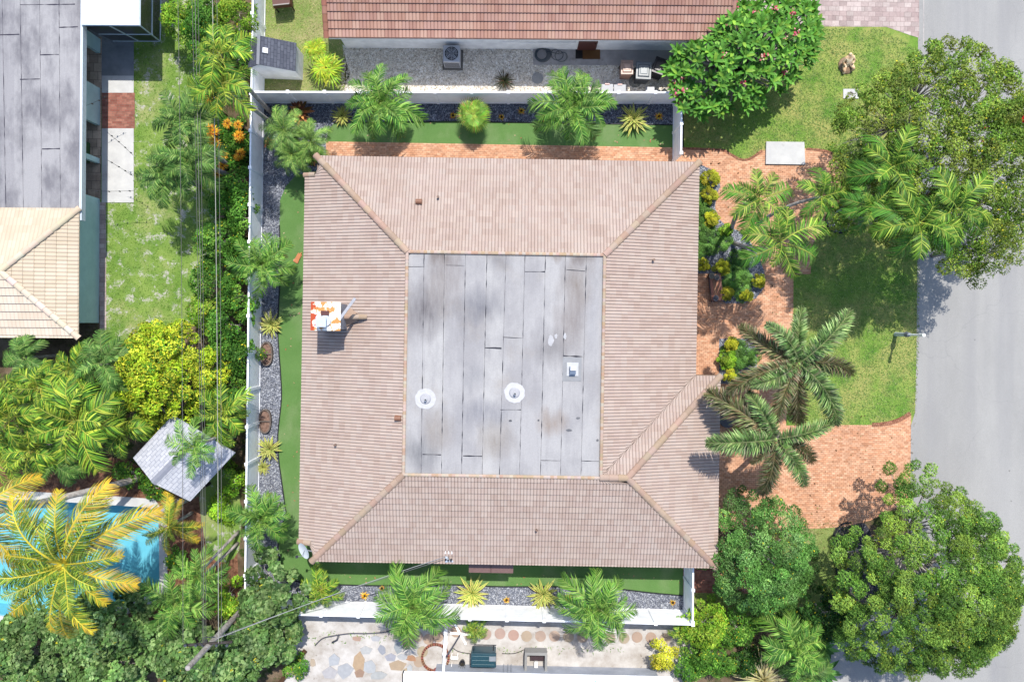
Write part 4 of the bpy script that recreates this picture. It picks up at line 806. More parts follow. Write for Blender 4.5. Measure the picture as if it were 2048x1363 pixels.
# wooden bench with pots beside the entry
t = thing('potting_bench', 'worn reddish wooden bench at the edge of the shrub bed near the house', 'bench', P(1428, 576), R(6)); b = MB()
for i in range(4): b.box((-.22 + i * .145, 0, .42), (.13, 1.35, .035), R(0), tuple(c * rs.uniform(.85, 1.1) for c in srgb(190, 124, 96)[:3]))
b.box((-.31, 0, .4), (.05, 1.42, .1), col=srgb(74, 44, 40)); b.box((0, .66, .4), (.66, .05, .1), col=srgb(186, 140, 116)); b.box((0, -.66, .4), (.66, .05, .1), col=srgb(74, 48, 44)); b.build('seat', M['paint'], t)
for sx in (-.28, .28):
    for sy in (-.6, .6): b = MB(); b.box((sx, sy, .18), (.07, .07, .36), col=srgb(120, 78, 64)); b.build('leg', M['paint'], t)
for lab, x, y, c in (('pale round pot at the upper left of the wooden bench', 1422, 552, (196, 186, 160)), ('grey round pot at the upper right of the wooden bench', 1432, 555, (150, 144, 142)), ('grey lantern on the lower end of the wooden bench', 1430, 596, (140, 140, 156))):
    t = thing('bench_pot', lab, 'pot', P(x, y, .44)); b = MB(); b.cyl((0, 0, 0), .1, .16, 16, srgb(*c), .14); b.build('pot', M['paint'], t); b = MB(); b.cyl((0, 0, .162), .12, .004, 16, srgb(*[v * .6 for v in c])); b.build('soil', M['paint'], t)
# oval planters
for lab, x, y in (('oval stone planter nearer the striped agave in the west gravel', 535, 707), ('lower oval stone planter in the west gravel bed', 532, 841)):
    t = thing('oval_planter', lab, 'planter', P(x, y)); b = MB(); n = 28; o_, i_ = [], []
    for k in range(n):
        g = k / n * 6.283; cx_, sy_ = math.cos(g), math.sin(g); ex = abs(sy_) ** .75 * (1 if sy_ > 0 else -1)
        o_.append((.31 * cx_, .6 * ex)); i_.append((.25 * cx_, .54 * ex))
    for k in range(n):
        k2 = (k + 1) % n; b.quad(o_[k] + (0,), o_[k2] + (0,), o_[k2] + (.22,), o_[k] + (.22,)); b.quad(o_[k] + (.22,), o_[k2] + (.22,), i_[k2] + (.22,), i_[k] + (.22,)); b.quad(i_[k] + (.22,), i_[k2] + (.22,), i_[k2] + (.1,), i_[k] + (.1,))
    b.box((0, 0, .19), (.5, .05, .05)); b.build('rim', surf('planter_stone', srgb(150, 136, 128), srgb(110, 98, 92), 6), t)
    b = MB(); b.prism(i_, .05, .13, W3); b.build('soil', surf('planter_soil', srgb(176, 144, 128), srgb(120, 92, 80), 9, .95, .8), t)
tag(MB().box((0, 0, .05), (.5, .22, .02), R(60), srgb(232, 150, 96)).add([(.05, .2, .06), (.22, .3, .1), (.0, -.3, .07)], [[0, 1, 2]], srgb(240, 160, 104)).build('dry_palm_sheath', M['paint'], None, P(596, 516)), 'dry orange palm sheath lying on the west turf', 'palm sheath')
# fallen dry leaves on turf and path
b = MB()
for i in range(110):
    x, y = random.choice([(rs.uniform(600, 1360), rs.uniform(1140, 1170)), (rs.uniform(660, 1340), rs.uniform(245, 292)), (rs.uniform(566, 600), rs.uniform(360, 1150))]); p = P(x, y, .03); g = rs.uniform(0, 6.28); r = rs.uniform(.03, .07); d = Vector((math.cos(g), math.sin(g), .2)) * r; e = Vector((-d.y, d.x, 0)) * .5
    b.quad(p - d, p - e, p + d, p + e, srgb(*rs.choice([(214, 170, 130), (190, 150, 110), (220, 196, 150), (206, 130, 90)])))
tag(b.build('fallen_leaves', M['paint']), 'scattered small dry leaves on the green turf', 'leaves', kind='stuff')
# ------------------------------------------------------------------ utility pole and wires
pb, pt = P(494, 1208), P(375, 1335, 7.0); up_ = thing('utility_pole', 'grey wooden utility pole with wires rising out of the sea grape bushes', 'utility pole', pb)
b = MB(); b.cyl((0, 0, 0), .15, 7.0, 14, W3, .11); b.build('pole', M['wood'], up_)
b = MB(); b.box((.0, .12, 4.9), (2.1, .09, .1), R(4), srgb(150, 146, 146)); b.build('crossarm', M['wood'], up_)
for dx in (-.9, -.45, .45, .9): b = MB(); b.cyl((dx, .12, 4.96), .04, .12, 8, srgb(150, 160, 176)); b.cyl((dx, .12, 5.08), .06, .06, 10, srgb(190, 200, 214)); b.build('insulator', M['metal'], up_)
b = MB(); b.cyl((-.25, .05, 4.5), .1, .35, 12, srgb(186, 192, 204)); b.tube([(0, 0, 5.2), (-.3, .2, 5.0), (-.25, .3, 4.7), (.1, .2, 4.4)], .02, 5, srgb(180, 186, 200)); b.tube([(0, 0, 4.2), (.3, .1, 4.0), (.9, .2, 4.05)], .02, 5, srgb(190, 196, 204)); b.tube([(.05, 0, 6.9), (.5, -.3, 6.6)], .012, 4, srgb(190, 190, 190)); b.build('transformer_bracket', M['metal'], up_)
lo, hi = -16.0, 19.0
for k, (x0, x1, z, c) in enumerate([(352, 366, 6.7, 120), (381, 405, 5.1, 120), (387, 408, 5.2, 150), (393, 412, 5.1, 120), (422, 437, 5.1, 196), (431, 443, 5.0, 130)]):
    a = P(x1, 1285, z); c_ = P(x0, 0, z); d = (c_ - a) / (c_.y - a.y); p0 = a; p1 = a + d * 36
    pts = [p0.lerp(p1, t / 16) - Vector((0, 0, .25 * math.sin(math.pi * t / 16))) for t in range(17)]
    b = MB(); b.tube(pts, .011 if c < 190 else .016, 5, srgb(c, c, c * .95)); tag(b.build('power_line', M['paint']), ['thin power line furthest left above the sandy lawn', 'first of the three close power lines over the hedge', 'middle of the three close power lines over the hedge', 'right hand one of the three close power lines', 'pale thicker power line over the hedge', 'power line nearest the west fence'][k], 'power line', 'power lines running up the hedge')
for k, (a, c) in enumerate([((500, 1262, 4.2), (892, 1112, 3.0)), ((520, 1240, 4.0), (888, 1118, 2.95))]):
    a, c = P(*a), P(*c); a = Vector((pb.x, pb.y, 4.2 - .2 * k)); pts = [a.lerp(c, t / 14) - Vector((0, 0, .35 * math.sin(math.pi * t / 14))) for t in range(15)]
    b = MB(); b.tube(pts, .014, 5, srgb(110, 112, 120) if k else srgb(190, 192, 198)); tag(b.build('service_wire', M['paint']), ['pale service wire from the pole to the house mast', 'dark service wire from the pole to the house mast'][k], 'wire')
# ------------------------------------------------------------------ vegetation helpers
def leaves_mesh(name, C, N, size, aspect, cols, mat, seed=0, fold=.15, up=.35):
    """C centres, N outward normals, one folded leaf quad each; cols (n,3)"""
    r = np.random.default_rng(seed); n = len(C); nn = N + r.normal(0, .55, (n, 3)) + np.array([0, 0, up]); nn /= np.linalg.norm(nn, axis=1)[:, None]
    t = r.normal(0, 1, (n, 3)); t -= (t * nn).sum(1)[:, None] * nn; t /= np.linalg.norm(t, axis=1)[:, None]; s = np.cross(nn, t)
    L = size * r.uniform(.65, 1.25, n)[:, None]; W = L * aspect
    V = np.stack([C - t * L * .5, C + s * W * .5 - nn * L * fold * .4, C + t * L * .5 - nn * L * fold, C - s * W * .5 - nn * L * fold * .4], 1).reshape(-1, 3)
    F = np.arange(4 * n); return np_mesh(name, V, F, np.full(n, 4), cols, mat)
def crown_pts(r, clusters, per, flat=.75):
    """points on the lumpy shells of leaf clusters (x,y,z,rad)"""
    Cc, Nn, K = [], [], []
    for i, (x, y, z, q) in enumerate(clusters):
        m = max(8, int(per * q * q * 6.5)); d = r.normal(0, 1, (m, 3)); d[:, 2] = np.abs(d[:, 2]) * .9 - .25; d /= np.linalg.norm(d, axis=1)[:, None]
        rad = q * (r.uniform(.45, 1.0, m) ** .5)[:, None] * (1 + .22 * np.sin(d[:, :1] * 9 + i) * np.cos(d[:, 1:2] * 8 + 2 * i))
        p = d * rad; p[:, 2] *= flat; Cc.append(p + np.array([x, y, z])); Nn.append(d); K.append(np.full(m, i))
    return np.concatenate(Cc), np.concatenate(Nn), np.concatenate(K)
def tree(name, label, cat, px, py, h, rx, ry, pal, leaf=.13, aspect=.5, dens=260, ncl=None, clr=.55, trunk=.16, group=None, gap=0.0, seed=0, base=None, mat='leaf', yel=.03, prof=.55, bare=False, up=.35, yc=(224, 214, 60)):
    """broad leaved tree or shrub: tapered trunk, limbs to each leaf cluster, crown as one mesh. rx, ry in photo pixels at crown height."""
    r = np.random.default_rng(seed + 100); q = random.Random(seed); s = (H - h * .8) / FPX; RX, RY = rx * s, ry * s
    c = P(px, py, h * .8); g = Vector((c.x, c.y, 0)) if base is None else P(*base)
    t = thing(name, label, cat, g, 0, group); ox, oy = c.x - g.x, c.y - g.y
    A = math.pi * RX * RY; ncl = ncl or max(5, int(A / (clr * clr * .76))); cl = []
    tries = 0
    while len(cl) < ncl and tries < ncl * 30:
        tries += 1; a = q.uniform(0, 6.283); u = math.sqrt(q.random()) * (1 + .10 * math.sin(3 * a + seed) + .07 * math.sin(5 * a + 2 * seed))
        x, y = RX * u * math.cos(a), RY * u * math.sin(a)
        if gap and (math.sin(x * 1.7 + seed) * math.cos(y * 1.5 - seed) > 1 - gap): continue
        z = h - (h * prof) * u * u * .8 - q.uniform(0, clr * (1.9 if RX > 2 else .9)); rr = clr * q.uniform(.55, 1.15) * (1.05 - .25 * u)
        if any((x - k[0]) ** 2 + (y - k[1]) ** 2 < (.72 * clr) ** 2 for k in cl) and q.random() < .93: continue
        cl.append((x, y, max(z, rr * .5), rr))
    C, N, K = crown_pts(r, [(x + ox, y + oy, z - r_ * .3, r_) for x, y, z, r_ in cl], dens); pa = np.array([p[:3] for p in pal])
    tint = r.uniform(.5, 1.25, len(cl))[K][:, None] * r.uniform(.75, 1.25, len(K))[:, None]
    pick = np.clip((r.random(len(cl))[K] * .6 + r.random(len(K)) * .4) * len(pa), 0, len(pa) - 1).astype(int); cols = pa[pick] * tint
    ym = r.random(len(K)) < yel; cols[ym] = np.array(srgb(*yc)[:3]) * r.uniform(.7, 1.1, (ym.sum(), 1))
    link('crown', leaves_mesh('crown', C, N, leaf, aspect, cols, M[mat], seed, up=up), t)
    b = MB(); top = Vector((ox * .5, oy * .5, h * .42)); b.tube([(0, 0, -.05), (ox * .15, oy * .15, h * .15), tuple(top)], [trunk, trunk * .85, trunk * .7], 9); b.build('trunk', M['bark'], t, smooth=True)
    b = MB(); nl = 7 if RX > 2 else 4; nodes = []
    for k in range(nl):
        a = k / nl * 6.283 + q.uniform(-.4, .4); u = q.uniform(.3, .6); e = Vector((ox + RX * u * math.cos(a), oy + RY * u * math.sin(a), h * q.uniform(.5, .62))); m = top.lerp(e, .5) + Vector((q.uniform(-.2, .2), q.uniform(-.2, .2), -.04 * h)); b.tube([top, m, e], [trunk * .5, trunk * .36, trunk * .22], 6); nodes.append(e)
    for x, y, z, rr in cl[::(1 if bare or len(cl) < 30 else 2)]:
        e = Vector((x + ox, y + oy, z - rr * .6)); o = min(nodes, key=lambda v: (v - e).length); m = o.lerp(e, .5) + Vector((q.uniform(-.25, .25), q.uniform(-.25, .25), -.1)); b.tube([o, m, e], [trunk * .16, trunk * .1, trunk * .05], 4)
    b.build('branches', M['bark'], t, smooth=True); return t
def frond_mesh(name, e0, e1, n, ll, lw, droop, V_, cols, rc, curl=0.0, plumose=0, petiole=.12, seed=0, tip=None, tipf=.75, twist=0.0):
    """one pinnate frond of length 1 along +x; e0,e1 elevation at base and tip in degrees"""
    q = random.Random(seed); b = MB(); K = 22; pts = []; p = Vector((0, 0, 0)); T = []
    for i in range(K + 1):
        u = i / K; e = R(e0 + (e1 - e0) * u ** 1.25); a = curl * u; d = Vector((math.cos(e) * math.cos(a), math.cos(e) * math.sin(a), math.sin(e))); pts.append(p.copy()); T.append(d); p = p + d / K
    b.tube(pts, [.014 * (1 - .85 * i / K) + .002 for i in range(K + 1)], 4, rc)
    for i in range(n):
        u = petiole + (1 - petiole) * (i + .5) / n; f = u * K; k = min(int(f), K - 1); o = pts[k].lerp(pts[k + 1], f - k); d = T[k]
        env = (math.sin(math.pi * min(1, (u - petiole) / (1 - petiole) * .86 + .14)) ** .55) * .85 + .15
        side = d.cross(Vector((0, 0, 1))).normalized(); upv = side.cross(d).normalized()
        rings = [(-1, V_), (1, V_)] if not plumose else [(-1, V_), (1, V_), (-.75, V_ + 45), (.75, V_ + 45), (-.8, V_ - 40), (.8, V_ - 40)][:plumose]
        for sg, va in rings:
            L = ll * env * q.uniform(.82, 1.12); vr = R(va + q.uniform(-16, 16)); fw = (q.uniform(.3, .65) + .5 * u) * (.6 if plumose else 1)
            dr = (side * math.copysign(1, sg) * math.cos(vr) * abs(sg) + upv * math.sin(vr) + d * fw).normalized()
            w = lw * (.75 + .5 * env); nrm = dr.cross(d).normalized(); wv = (d - dr * d.dot(dr)).normalized() * w / 2
            m1 = o + dr * L * .35 + Vector((0, 0, -droop * L * .10)); m = o + dr * L * .68 + Vector((0, 0, -droop * L * .36)); e = o + dr * L * .97 + Vector((0, 0, -droop * L * .85))
            c = q.choice(cols); c = tuple(v * k for v, k in zip(c[:3], [q.choice([.5, .65, .8, 1, 1.1, 1.3])] * 3)); ct = c
            if tip is not None and u > tipf * q.uniform(.7, 1.2): ct = c = tuple(v * q.uniform(.8, 1.1) for v in tip[:3])
            b.add([o - wv * .5, o + wv * .5, m1 + wv, m1 - wv, m + wv * .75, m - wv * .75, e], [[0, 1, 2, 3]], c); n0 = len(b.v) - 7
            b.f += [[n0 + 3, n0 + 2, n0 + 4, n0 + 5], [n0 + 5, n0 + 4, n0 + 6]]; b.c += [c, tuple(v * 1.1 for v in ct)]
    return b.mesh(name, M['frond'])
def fan_mesh(name, cols, n=26, spread=300, droop=.35, pet=.4, seed=0, lw=.06, e0=40):
    q = random.Random(seed); b = MB(); e = R(e0); d = Vector((math.cos(e), 0, math.sin(e))); b.tube([(0, 0, 0), d * pet * .5, d * pet], .011, 4, cols[0])
    o = d * pet; r = 1 - pet * .75; fw = Vector((math.cos(e * .3), 0, math.sin(e * .3))); s = Vector((0, 1, 0))
    for i in range(n):
        a = R(-spread / 2 + spread * (i + .5) / n); dr = (fw * math.cos(a) + s * math.sin(a)).normalized(); L = r * (.8 + .2 * math.cos(a * .6)) * q.uniform(.9, 1.05); wv = Vector((0, 0, 1)).cross(dr).normalized() * lw * .5
        c = tuple(v * q.uniform(.8, 1.2) for v in q.choice(cols)[:3]); m = o + dr * L * .55 + Vector((0, 0, .03)); t = o + dr * L + Vector((0, 0, -droop * L * q.uniform(.6, 1.3)))
        b.add([o, m + wv, t, m - wv], [[0, 1, 3], [1, 2, 3]], c)
    return b.mesh(name, M['frond'])
G = lambda *a: [srgb(*c) for c in a]
PG = {}
def fset(kind, variants): PG[kind] = variants
# variants: list of (mesh, share), from the upright inner fronds to the drooping outer ones
gc = G((124, 176, 80), (96, 150, 66), (170, 210, 112), (72, 122, 56), (140, 186, 84))
fset('christmas', [frond_mesh('frond_inner', 72, 0, 38, .29, .017, .5, 36, gc, srgb(170, 190, 110), .35, seed=1), frond_mesh('frond_mid', 52, -45, 40, .30, .017, .7, 32, gc, srgb(160, 186, 100), -.3, seed=2), frond_mesh('frond_outer', 28, -70, 38, .30, .017, .8, 24, gc, srgb(150, 176, 96), .2, seed=3)])
gy = G((160, 196, 72), (126, 174, 64), (196, 212, 84), (92, 142, 56), (72, 116, 50))
fset('areca', [frond_mesh('frond_inner', 66, -5, 32, .36, .02, .45, 24, gy, srgb(206, 210, 110), .25, seed=4), frond_mesh('frond_mid', 40, -40, 34, .38, .02, .6, 16, gy, srgb(206, 206, 100), -.3, seed=5), frond_mesh('frond_outer', 16, -55, 34, .36, .02, .75, 6, gy, srgb(196, 196, 90), .2, seed=6)])
gl = G((128, 170, 66), (92, 140, 54), (170, 196, 88), (64, 108, 46), (106, 152, 60))
fset('tall', [frond_mesh('frond_inner', 62, -8, 36, .33, .021, .4, 22, gl, srgb(190, 206, 96), .2, seed=7), frond_mesh('frond_mid', 38, -42, 36, .35, .021, .55, 14, gl, srgb(190, 200, 96), -.25, seed=8), frond_mesh('frond_outer', 12, -62, 34, .33, .02, .7, 4, G((110, 166, 66), (84, 140, 60), (140, 176, 90)), srgb(170, 180, 90), .2, seed=9)])
gd = G((118, 162, 84), (94, 142, 70), (156, 190, 108), (80, 122, 64))
fset('dark', [frond_mesh('frond_inner', 66, -5, 46, .32, .018, .6, 28, gd, srgb(140, 160, 100), .3, seed=10), frond_mesh('frond_mid', 42, -50, 48, .33, .018, .7, 20, gd, srgb(140, 160, 100), -.3, seed=11), frond_mesh('frond_outer', 15, -65, 48, .32, .018, .8, 10, gd, srgb(130, 150, 96), .2, seed=12)])
gf = G((132, 170, 106), (110, 150, 90), (168, 196, 136), (140, 150, 116)); gb = G((130, 142, 102), (166, 162, 138), (110, 126, 86), (146, 126, 104))
fset('foxtail', [frond_mesh('frond_inner', 60, -20, 64, .20, .014, .2, 10, gf, srgb(150, 168, 116), .2, plumose=6, petiole=.06, seed=13), frond_mesh('frond_mid', 26, -45, 66, .205, .014, .25, 10, gf, srgb(150, 160, 120), -.3, plumose=6, petiole=.06, seed=14), frond_mesh('frond_old', 10, -60, 66, .20, .014, .35, 10, gb, srgb(150, 140, 110), .25, plumose=6, petiole=.06, seed=15)])
gk = G((150, 178, 70), (122, 158, 64), (190, 200, 84), (92, 134, 58)); ky = G((222, 196, 84), (196, 168, 66), (150, 172, 74), (120, 152, 64), (216, 208, 116))
fset('coconut', [frond_mesh('frond_inner', 62, 0, 72, .21, .0095, .35, 24, gk, srgb(226, 214, 90), .3, seed=16), frond_mesh('frond_mid', 36, -38, 72, .22, .0095, .6, 12, gk, srgb(230, 214, 80), -.35, seed=17, tip=srgb(236, 206, 70), tipf=.8), frond_mesh('frond_yellow', 16, -48, 72, .22, .0095, .8, 2, ky, srgb(240, 214, 80), .25, seed=18, tip=srgb(238, 200, 70), tipf=.85)])
gr = G((122, 168, 84), (146, 190, 100), (100, 148, 74), (168, 200, 116))
fset('robellini', [frond_mesh('frond_inner', 70, -10, 64, .24, .009, .35, 24, gr, srgb(176, 196, 110), .3, seed=19), frond_mesh('frond_mid', 40, -55, 66, .25, .009, .5, 18, gr, srgb(170, 190, 110), -.3, seed=20), frond_mesh('frond_outer', 12, -65, 66, .24, .009, .6, 6, gr, srgb(166, 180, 110), .2, seed=21)])
fset('fan', [fan_mesh('frond_inner', G((170, 200, 90), (140, 178, 76)), e0=62, seed=1), fan_mesh('frond_mid', G((150, 190, 80), (120, 166, 70)), e0=35, seed=2), fan_mesh('frond_outer', G((132, 170, 84), (180, 184, 100)), e0=5, seed=3)])
fset('bright_fan', [fan_mesh('frond_inner', G((214, 222, 70), (190, 210, 64)), e0=62, n=14, seed=4, lw=.1), fan_mesh('frond_mid', G((190, 214, 70), (160, 196, 64)), e0=38, n=14, seed=5, lw=.1), fan_mesh('frond_outer', G((160, 196, 70), (206, 206, 80)), e0=12, n=14, seed=6, lw=.1)])
def palm(kind, label, px, py, h, rpx, nf=14, base=None, group=None, name='palm_tree', tr=.09, seed=0, angs=None, cat='palm', trunk_mid=None, oldf=.35):
    q = random.Random(seed * 31 + int(px)); c = P(px, py, h); g = Vector((c.x, c.y, 0)) if base is None else P(*base)
    t = thing(name, label, cat, g, 0, group); o = c - g; Rw = rpx * (H - h) / FPX
    b = MB(); pts = []
    for i in range(9):
        u = i / 8; k = u ** 1.25 if trunk_mid is None else u
        pts.append((o.x * k + (trunk_mid[0] * math.sin(math.pi * u) if trunk_mid else 0), o.y * k + (trunk_mid[1] * math.sin(math.pi * u) if trunk_mid else 0), h * (u if base is None else (1 - (1 - u) ** 1.15))))
    b.tube(pts, [tr * (1.25 - .45 * i / 8) for i in range(9)], 9, W3); b.build('trunk', M['bark'], t, smooth=True)
    if h > 2: b = MB(); b.tube([tuple(o - Vector((0, 0, .45))), tuple(o - Vector((0, 0, .1))), tuple(o + Vector((0, 0, .12)))], [tr * .85, tr * .95, tr * .3], 8, srgb(150, 180, 96)); b.build('crownshaft', M['leaf_gloss'], t, smooth=True)
    V = PG[kind]; a0 = q.uniform(0, 6.28)
    items = angs or [(math.degrees(a0) + i * 137.5 + q.uniform(-12, 12), None) for i in range(nf)]
    for i, (ang, rr) in enumerate(items):
        u = (i + .5) / len(items); k = 0 if u < .25 else (1 if u < 1 - oldf else 2)
        if angs: k = 1 if i % 3 else (2 if i % 2 else 1)
        if rr and rr < 0: k, rr = 2, -rr
        reach = (.80, .86, .80)[k] if not kind.endswith('fan') else .95
        sc = (rr * (H - h) / FPX / reach) if rr else Rw / reach * ((.68, .95, 1.0)[k]) * q.uniform(.78, 1.15)
        f = link('frond', V[k], t, tuple(o), (q.uniform(-.45, .45), q.uniform(-.22, .22), R(ang)), (sc, sc * q.choice((-1, 1)) * q.uniform(.85, 1.1), sc * q.uniform(.8, 1.15)))
    if nf >= 12 and not angs and kind in ('christmas', 'areca', 'dark', 'tall', 'coconut'):
        for k in range(2 if kind != 'christmas' else 1):
            link('dead_frond', DEAD, t, tuple(o - Vector((0, 0, .15))), (q.uniform(-.3, .3), q.uniform(.1, .5), q.uniform(0, 6.28)), (Rw * .95, Rw * .7, Rw))
    return t
DEAD = frond_mesh('dead_frond', 5, -75, 34, .24, .014, 1.0, -5, G((186, 150, 100), (150, 116, 76), (206, 178, 130)), srgb(170, 130, 84), .4, seed=33)
def rosette_mesh(name, n, L, w, e0, e1, cols, edge=None, droop=.3, mat='leaf_gloss', seed=0, seg=5, wid=None, var=.12):
    """sword leaves round a centre, inner upright ones last"""
    q = random.Random(seed); b = MB(); wid = wid or (lambda u: (.55 + 1.2 * u) if u < .4 else max(.0, (1.03 * (1 - ((u - .4) / .6) ** 2))))
    for i in range(n):
        u0 = i / n; a = i * 2.39996 + q.uniform(-.15, .15); e = R(e0 + (e1 - e0) * u0 + q.uniform(-5, 5)); ll = L * (1 - .35 * u0) * q.uniform(.88, 1.08); d = Vector((math.cos(a), math.sin(a), 0)); s = Vector((-d.y, d.x, 0)); rows = []
        for k in range(seg + 1):
            u = k / seg; ee = e - droop * u * u; p = d * (ll * u * math.cos(e - droop * u * .5)) + Vector((0, 0, ll * u * math.sin(e - droop * u * .6) + .04)); rows.append((p, w * wid(u) * .5))
        c = tuple(v * q.uniform(1 - var, 1 + var) for v in q.choice(cols)[:3]); ec = tuple(v * q.uniform(.92, 1.06) for v in (edge or c)[:3])
        for k in range(seg):
            (p, a1), (r_, a2) = rows[k], rows[k + 1]; up = Vector((0, 0, .25))
            P4 = lambda pt, ww: [pt - s * ww + up * ww, pt - s * ww * .45, pt + s * ww * .45, pt + s * ww + up * ww]
            x, y = P4(p, a1), P4(r_, a2); b.add(x + y, [[0, 1, 5, 4]], ec); n0 = len(b.v) - 8; b.f += [[n0 + 1, n0 + 2, n0 + 6, n0 + 5], [n0 + 2, n0 + 3, n0 + 7, n0 + 6]]; b.c += [c, ec]
    return b.mesh(name, M[mat])
AG = [rosette_mesh('agave_leaves', 42, 1.0, .12, 8, 78, G((116, 146, 70), (136, 160, 80)), srgb(226, 220, 128), .35, seed=s) for s in (1, 2)]
CR = [rosette_mesh('croton_leaves', 24, 1.0, .17, 12, 82, G((250, 200, 60), (240, 176, 50), (250, 220, 100), (214, 150, 50)), None, .5, seed=s, seg=3) for s in (3, 4)]
CRO = rosette_mesh('croton_leaves', 60, 1.0, .13, 5, 80, G((244, 186, 50), (240, 160, 44), (246, 206, 80), (200, 110, 50)), None, .5, seed=5, seg=3)
BR = rosette_mesh('bromeliad_leaves', 34, 1.0, .24, 10, 75, G((196, 130, 84), (120, 70, 52), (222, 160, 100), (110, 84, 50)), None, .5, seed=6, seg=4)
PANI = rosette_mesh('pandanus_leaves', 150, 1.0, .05, 5, 86, G((206, 200, 130), (180, 186, 110), (226, 214, 160)), srgb(232, 222, 176), .5, seed=7, seg=3)
BIRD = rosette_mesh('paddle_leaves', 24, 1.0, .22, 12, 78, G((88, 136, 64), (72, 120, 56), (116, 160, 84)), None, .5, seed=8, seg=6)
LILY = rosette_mesh('strap_leaves', 70, 1.0, .07, 15, 85, G((190, 204, 80), (214, 212, 110), (150, 176, 70)), None, .7, seed=9, seg=3)
DARKP = rosette_mesh('dark_strap_leaves', 80, 1.0, .05, 15, 85, G((66, 70, 50), (92, 74, 56), (54, 66, 44)), None, .7, seed=10, seg=3)
PLU = rosette_mesh('x', 11, .42, .13, 10, 62, G((110, 168, 66), (86, 146, 56), (146, 196, 84), (96, 152, 60)), None, .35, seed=11, seg=3)
def rosette(name, label, cat, me, px, py, rpx, h=0.0, part='leaves', group=None, seed=0):
    z = h + .3; c = P(px, py, z); c.z = 0; t = thing(name, label, cat, c, random.Random(seed + int(px)).uniform(0, 6.28), group); s = rpx * (H - z) / FPX
    link(part, me, t, (0, 0, h), (0, 0, 0), (s, s, s * .8)); b = MB(); b.cyl((0, 0, -.02), .06 + .05 * s, .1 + h, 8, srgb(110, 96, 76)); b.build('stem', M['bark'], t); return t
# ------------------------------------------------------------------ palms along the fences
g6 = None
palm('christmas', 'arching green palm left of centre in the north gravel bed', 762, 208, 3.1, 76, 26, tr=.11, seed=1)
palm('christmas', 'arching green palm right of centre in the north gravel bed', 1147, 212, 3.1, 76, 26, tr=.11, seed=2)
palm('christmas', 'arching green palm at the upper west fence beside the turf', 527, 528, 2.9, 62, 22, tr=.1, seed=3)
palm('christmas', 'arching green palm at the lower west fence near the dish', 521, 1037, 2.9, 62, 22, tr=.1, seed=4)
palm('christmas', 'arching green palm left of the two big agaves in the south bed', 826, 1212, 3.1, 76, 26, tr=.11, seed=5)
palm('christmas', 'arching green palm right of the two big agaves in the south bed', 1197, 1216, 3.1, 74, 26, tr=.11, seed=6)
palm('robellini', 'fine leaved pygmy date palm nearest the fence corner', 568, 260, 2.2, 47, 26, tr=.07, seed=7, name='date_palm')
palm('robellini', 'fine leaved pygmy date palm above the brick path end', 622, 283, 2.0, 44, 26, tr=.07, seed=8, name='date_palm')
palm('robellini', 'fine leaved pygmy date palm just above the house corner', 584, 308, 1.9, 42, 24, tr=.07, seed=9, name='date_palm')
palm('fan', 'small fan palm in the middle of the north gravel bed', 948, 230, 1.2, 34, 22, tr=.08, seed=10, name='fan_palm')
palm('areca', 'yellow green young palm left in the south gravel bed', 641, 1178, 1.4, 36, 14, tr=.05, seed=11)
palm('areca', 'tall slender palm with yellowing crown over the top of the hedge', 440, 108, 7.0, 62, 13, base=(543, 226), tr=.09, seed=12)
palm('areca', 'tall slender palm with yellow crown just above the orange crotons', 442, 168, 6.6, 66, 13, base=(548, 250), tr=.09, seed=13, oldf=.5)
palm('dark', 'dark green leaning palm left of the orange crotons', 366, 240, 4.6, 62, 15, base=(462, 335), tr=.1, seed=14)
palm('dark', 'dark green leaning palm below the orange crotons', 378, 322, 4.4, 66, 15, base=(458, 350), tr=.1, seed=15)
palm('dark', 'dark green palm spreading over the sandy lawn edge', 330, 345, 3.8, 58, 14, base=(400, 372), tr=.1, seed=16)
FXA = [(122, 99), (94, 105), (41, 133), (3, -119), (-50, 133), (-93, -120), (-123, -107), (191, -127), (212, 100), (153, -120), (-22, 70)]
palm('foxtail', 'large foxtail palm with bushy fronds over the front lawn edge', 1597, 727, 5.4, 112, base=(1622, 728), tr=.13, seed=17, angs=FXA, name='foxtail_palm')
FXB = [(138, -141), (112, 100), (24, 108), (-17, 108), (-64, 100), (-93, -112), (190, 129), (172, 60), (-130, -60)]
palm('foxtail', 'large foxtail palm with bushy fronds over the brick driveway', 1551, 878, 5.2, 112, base=(1546, 860), tr=.13, seed=18, angs=FXB, name='foxtail_palm')
palm('tall', 'tall bright palm over the brick path nearest the round shrubs', 1520, 398, 5.6, 74, 9, base=(1462, 462), tr=.09, seed=19, trunk_mid=(-.25, .35))
palm('tall', 'tall bright palm over the brick path between its two neighbours', 1642, 394, 5.4, 54, 8, base=(1488, 470), tr=.08, seed=20, trunk_mid=(-.1, .3))
palm('tall', 'tall bright palm hanging lowest over the brick path', 1562, 484, 6.0, 80, 9, base=(1466, 486), tr=.09, seed=21, trunk_mid=(.1, -.3))
palm('tall', 'tall palm highest of the cluster at the road lawn edge', 1786, 334, 6.6, 76, 13, base=(1690, 432), tr=.09, seed=22, oldf=.5)
palm('tall', 'tall palm leaning from the ring bed nearest the brick path', 1745, 414, 6.2, 64, 11, base=(1684, 440), tr=.09, seed=23, oldf=.5)
palm('tall', 'tall palm of the ring bed leaning over the kerb', 1838, 446, 6.8, 86, 13, base=(1682, 452), tr=.09, seed=24)
palm('tall', 'tall palm of the ring bed reaching furthest over the road', 1912, 418, 7.0, 78, 12, base=(1686, 446), tr=.09, seed=25)
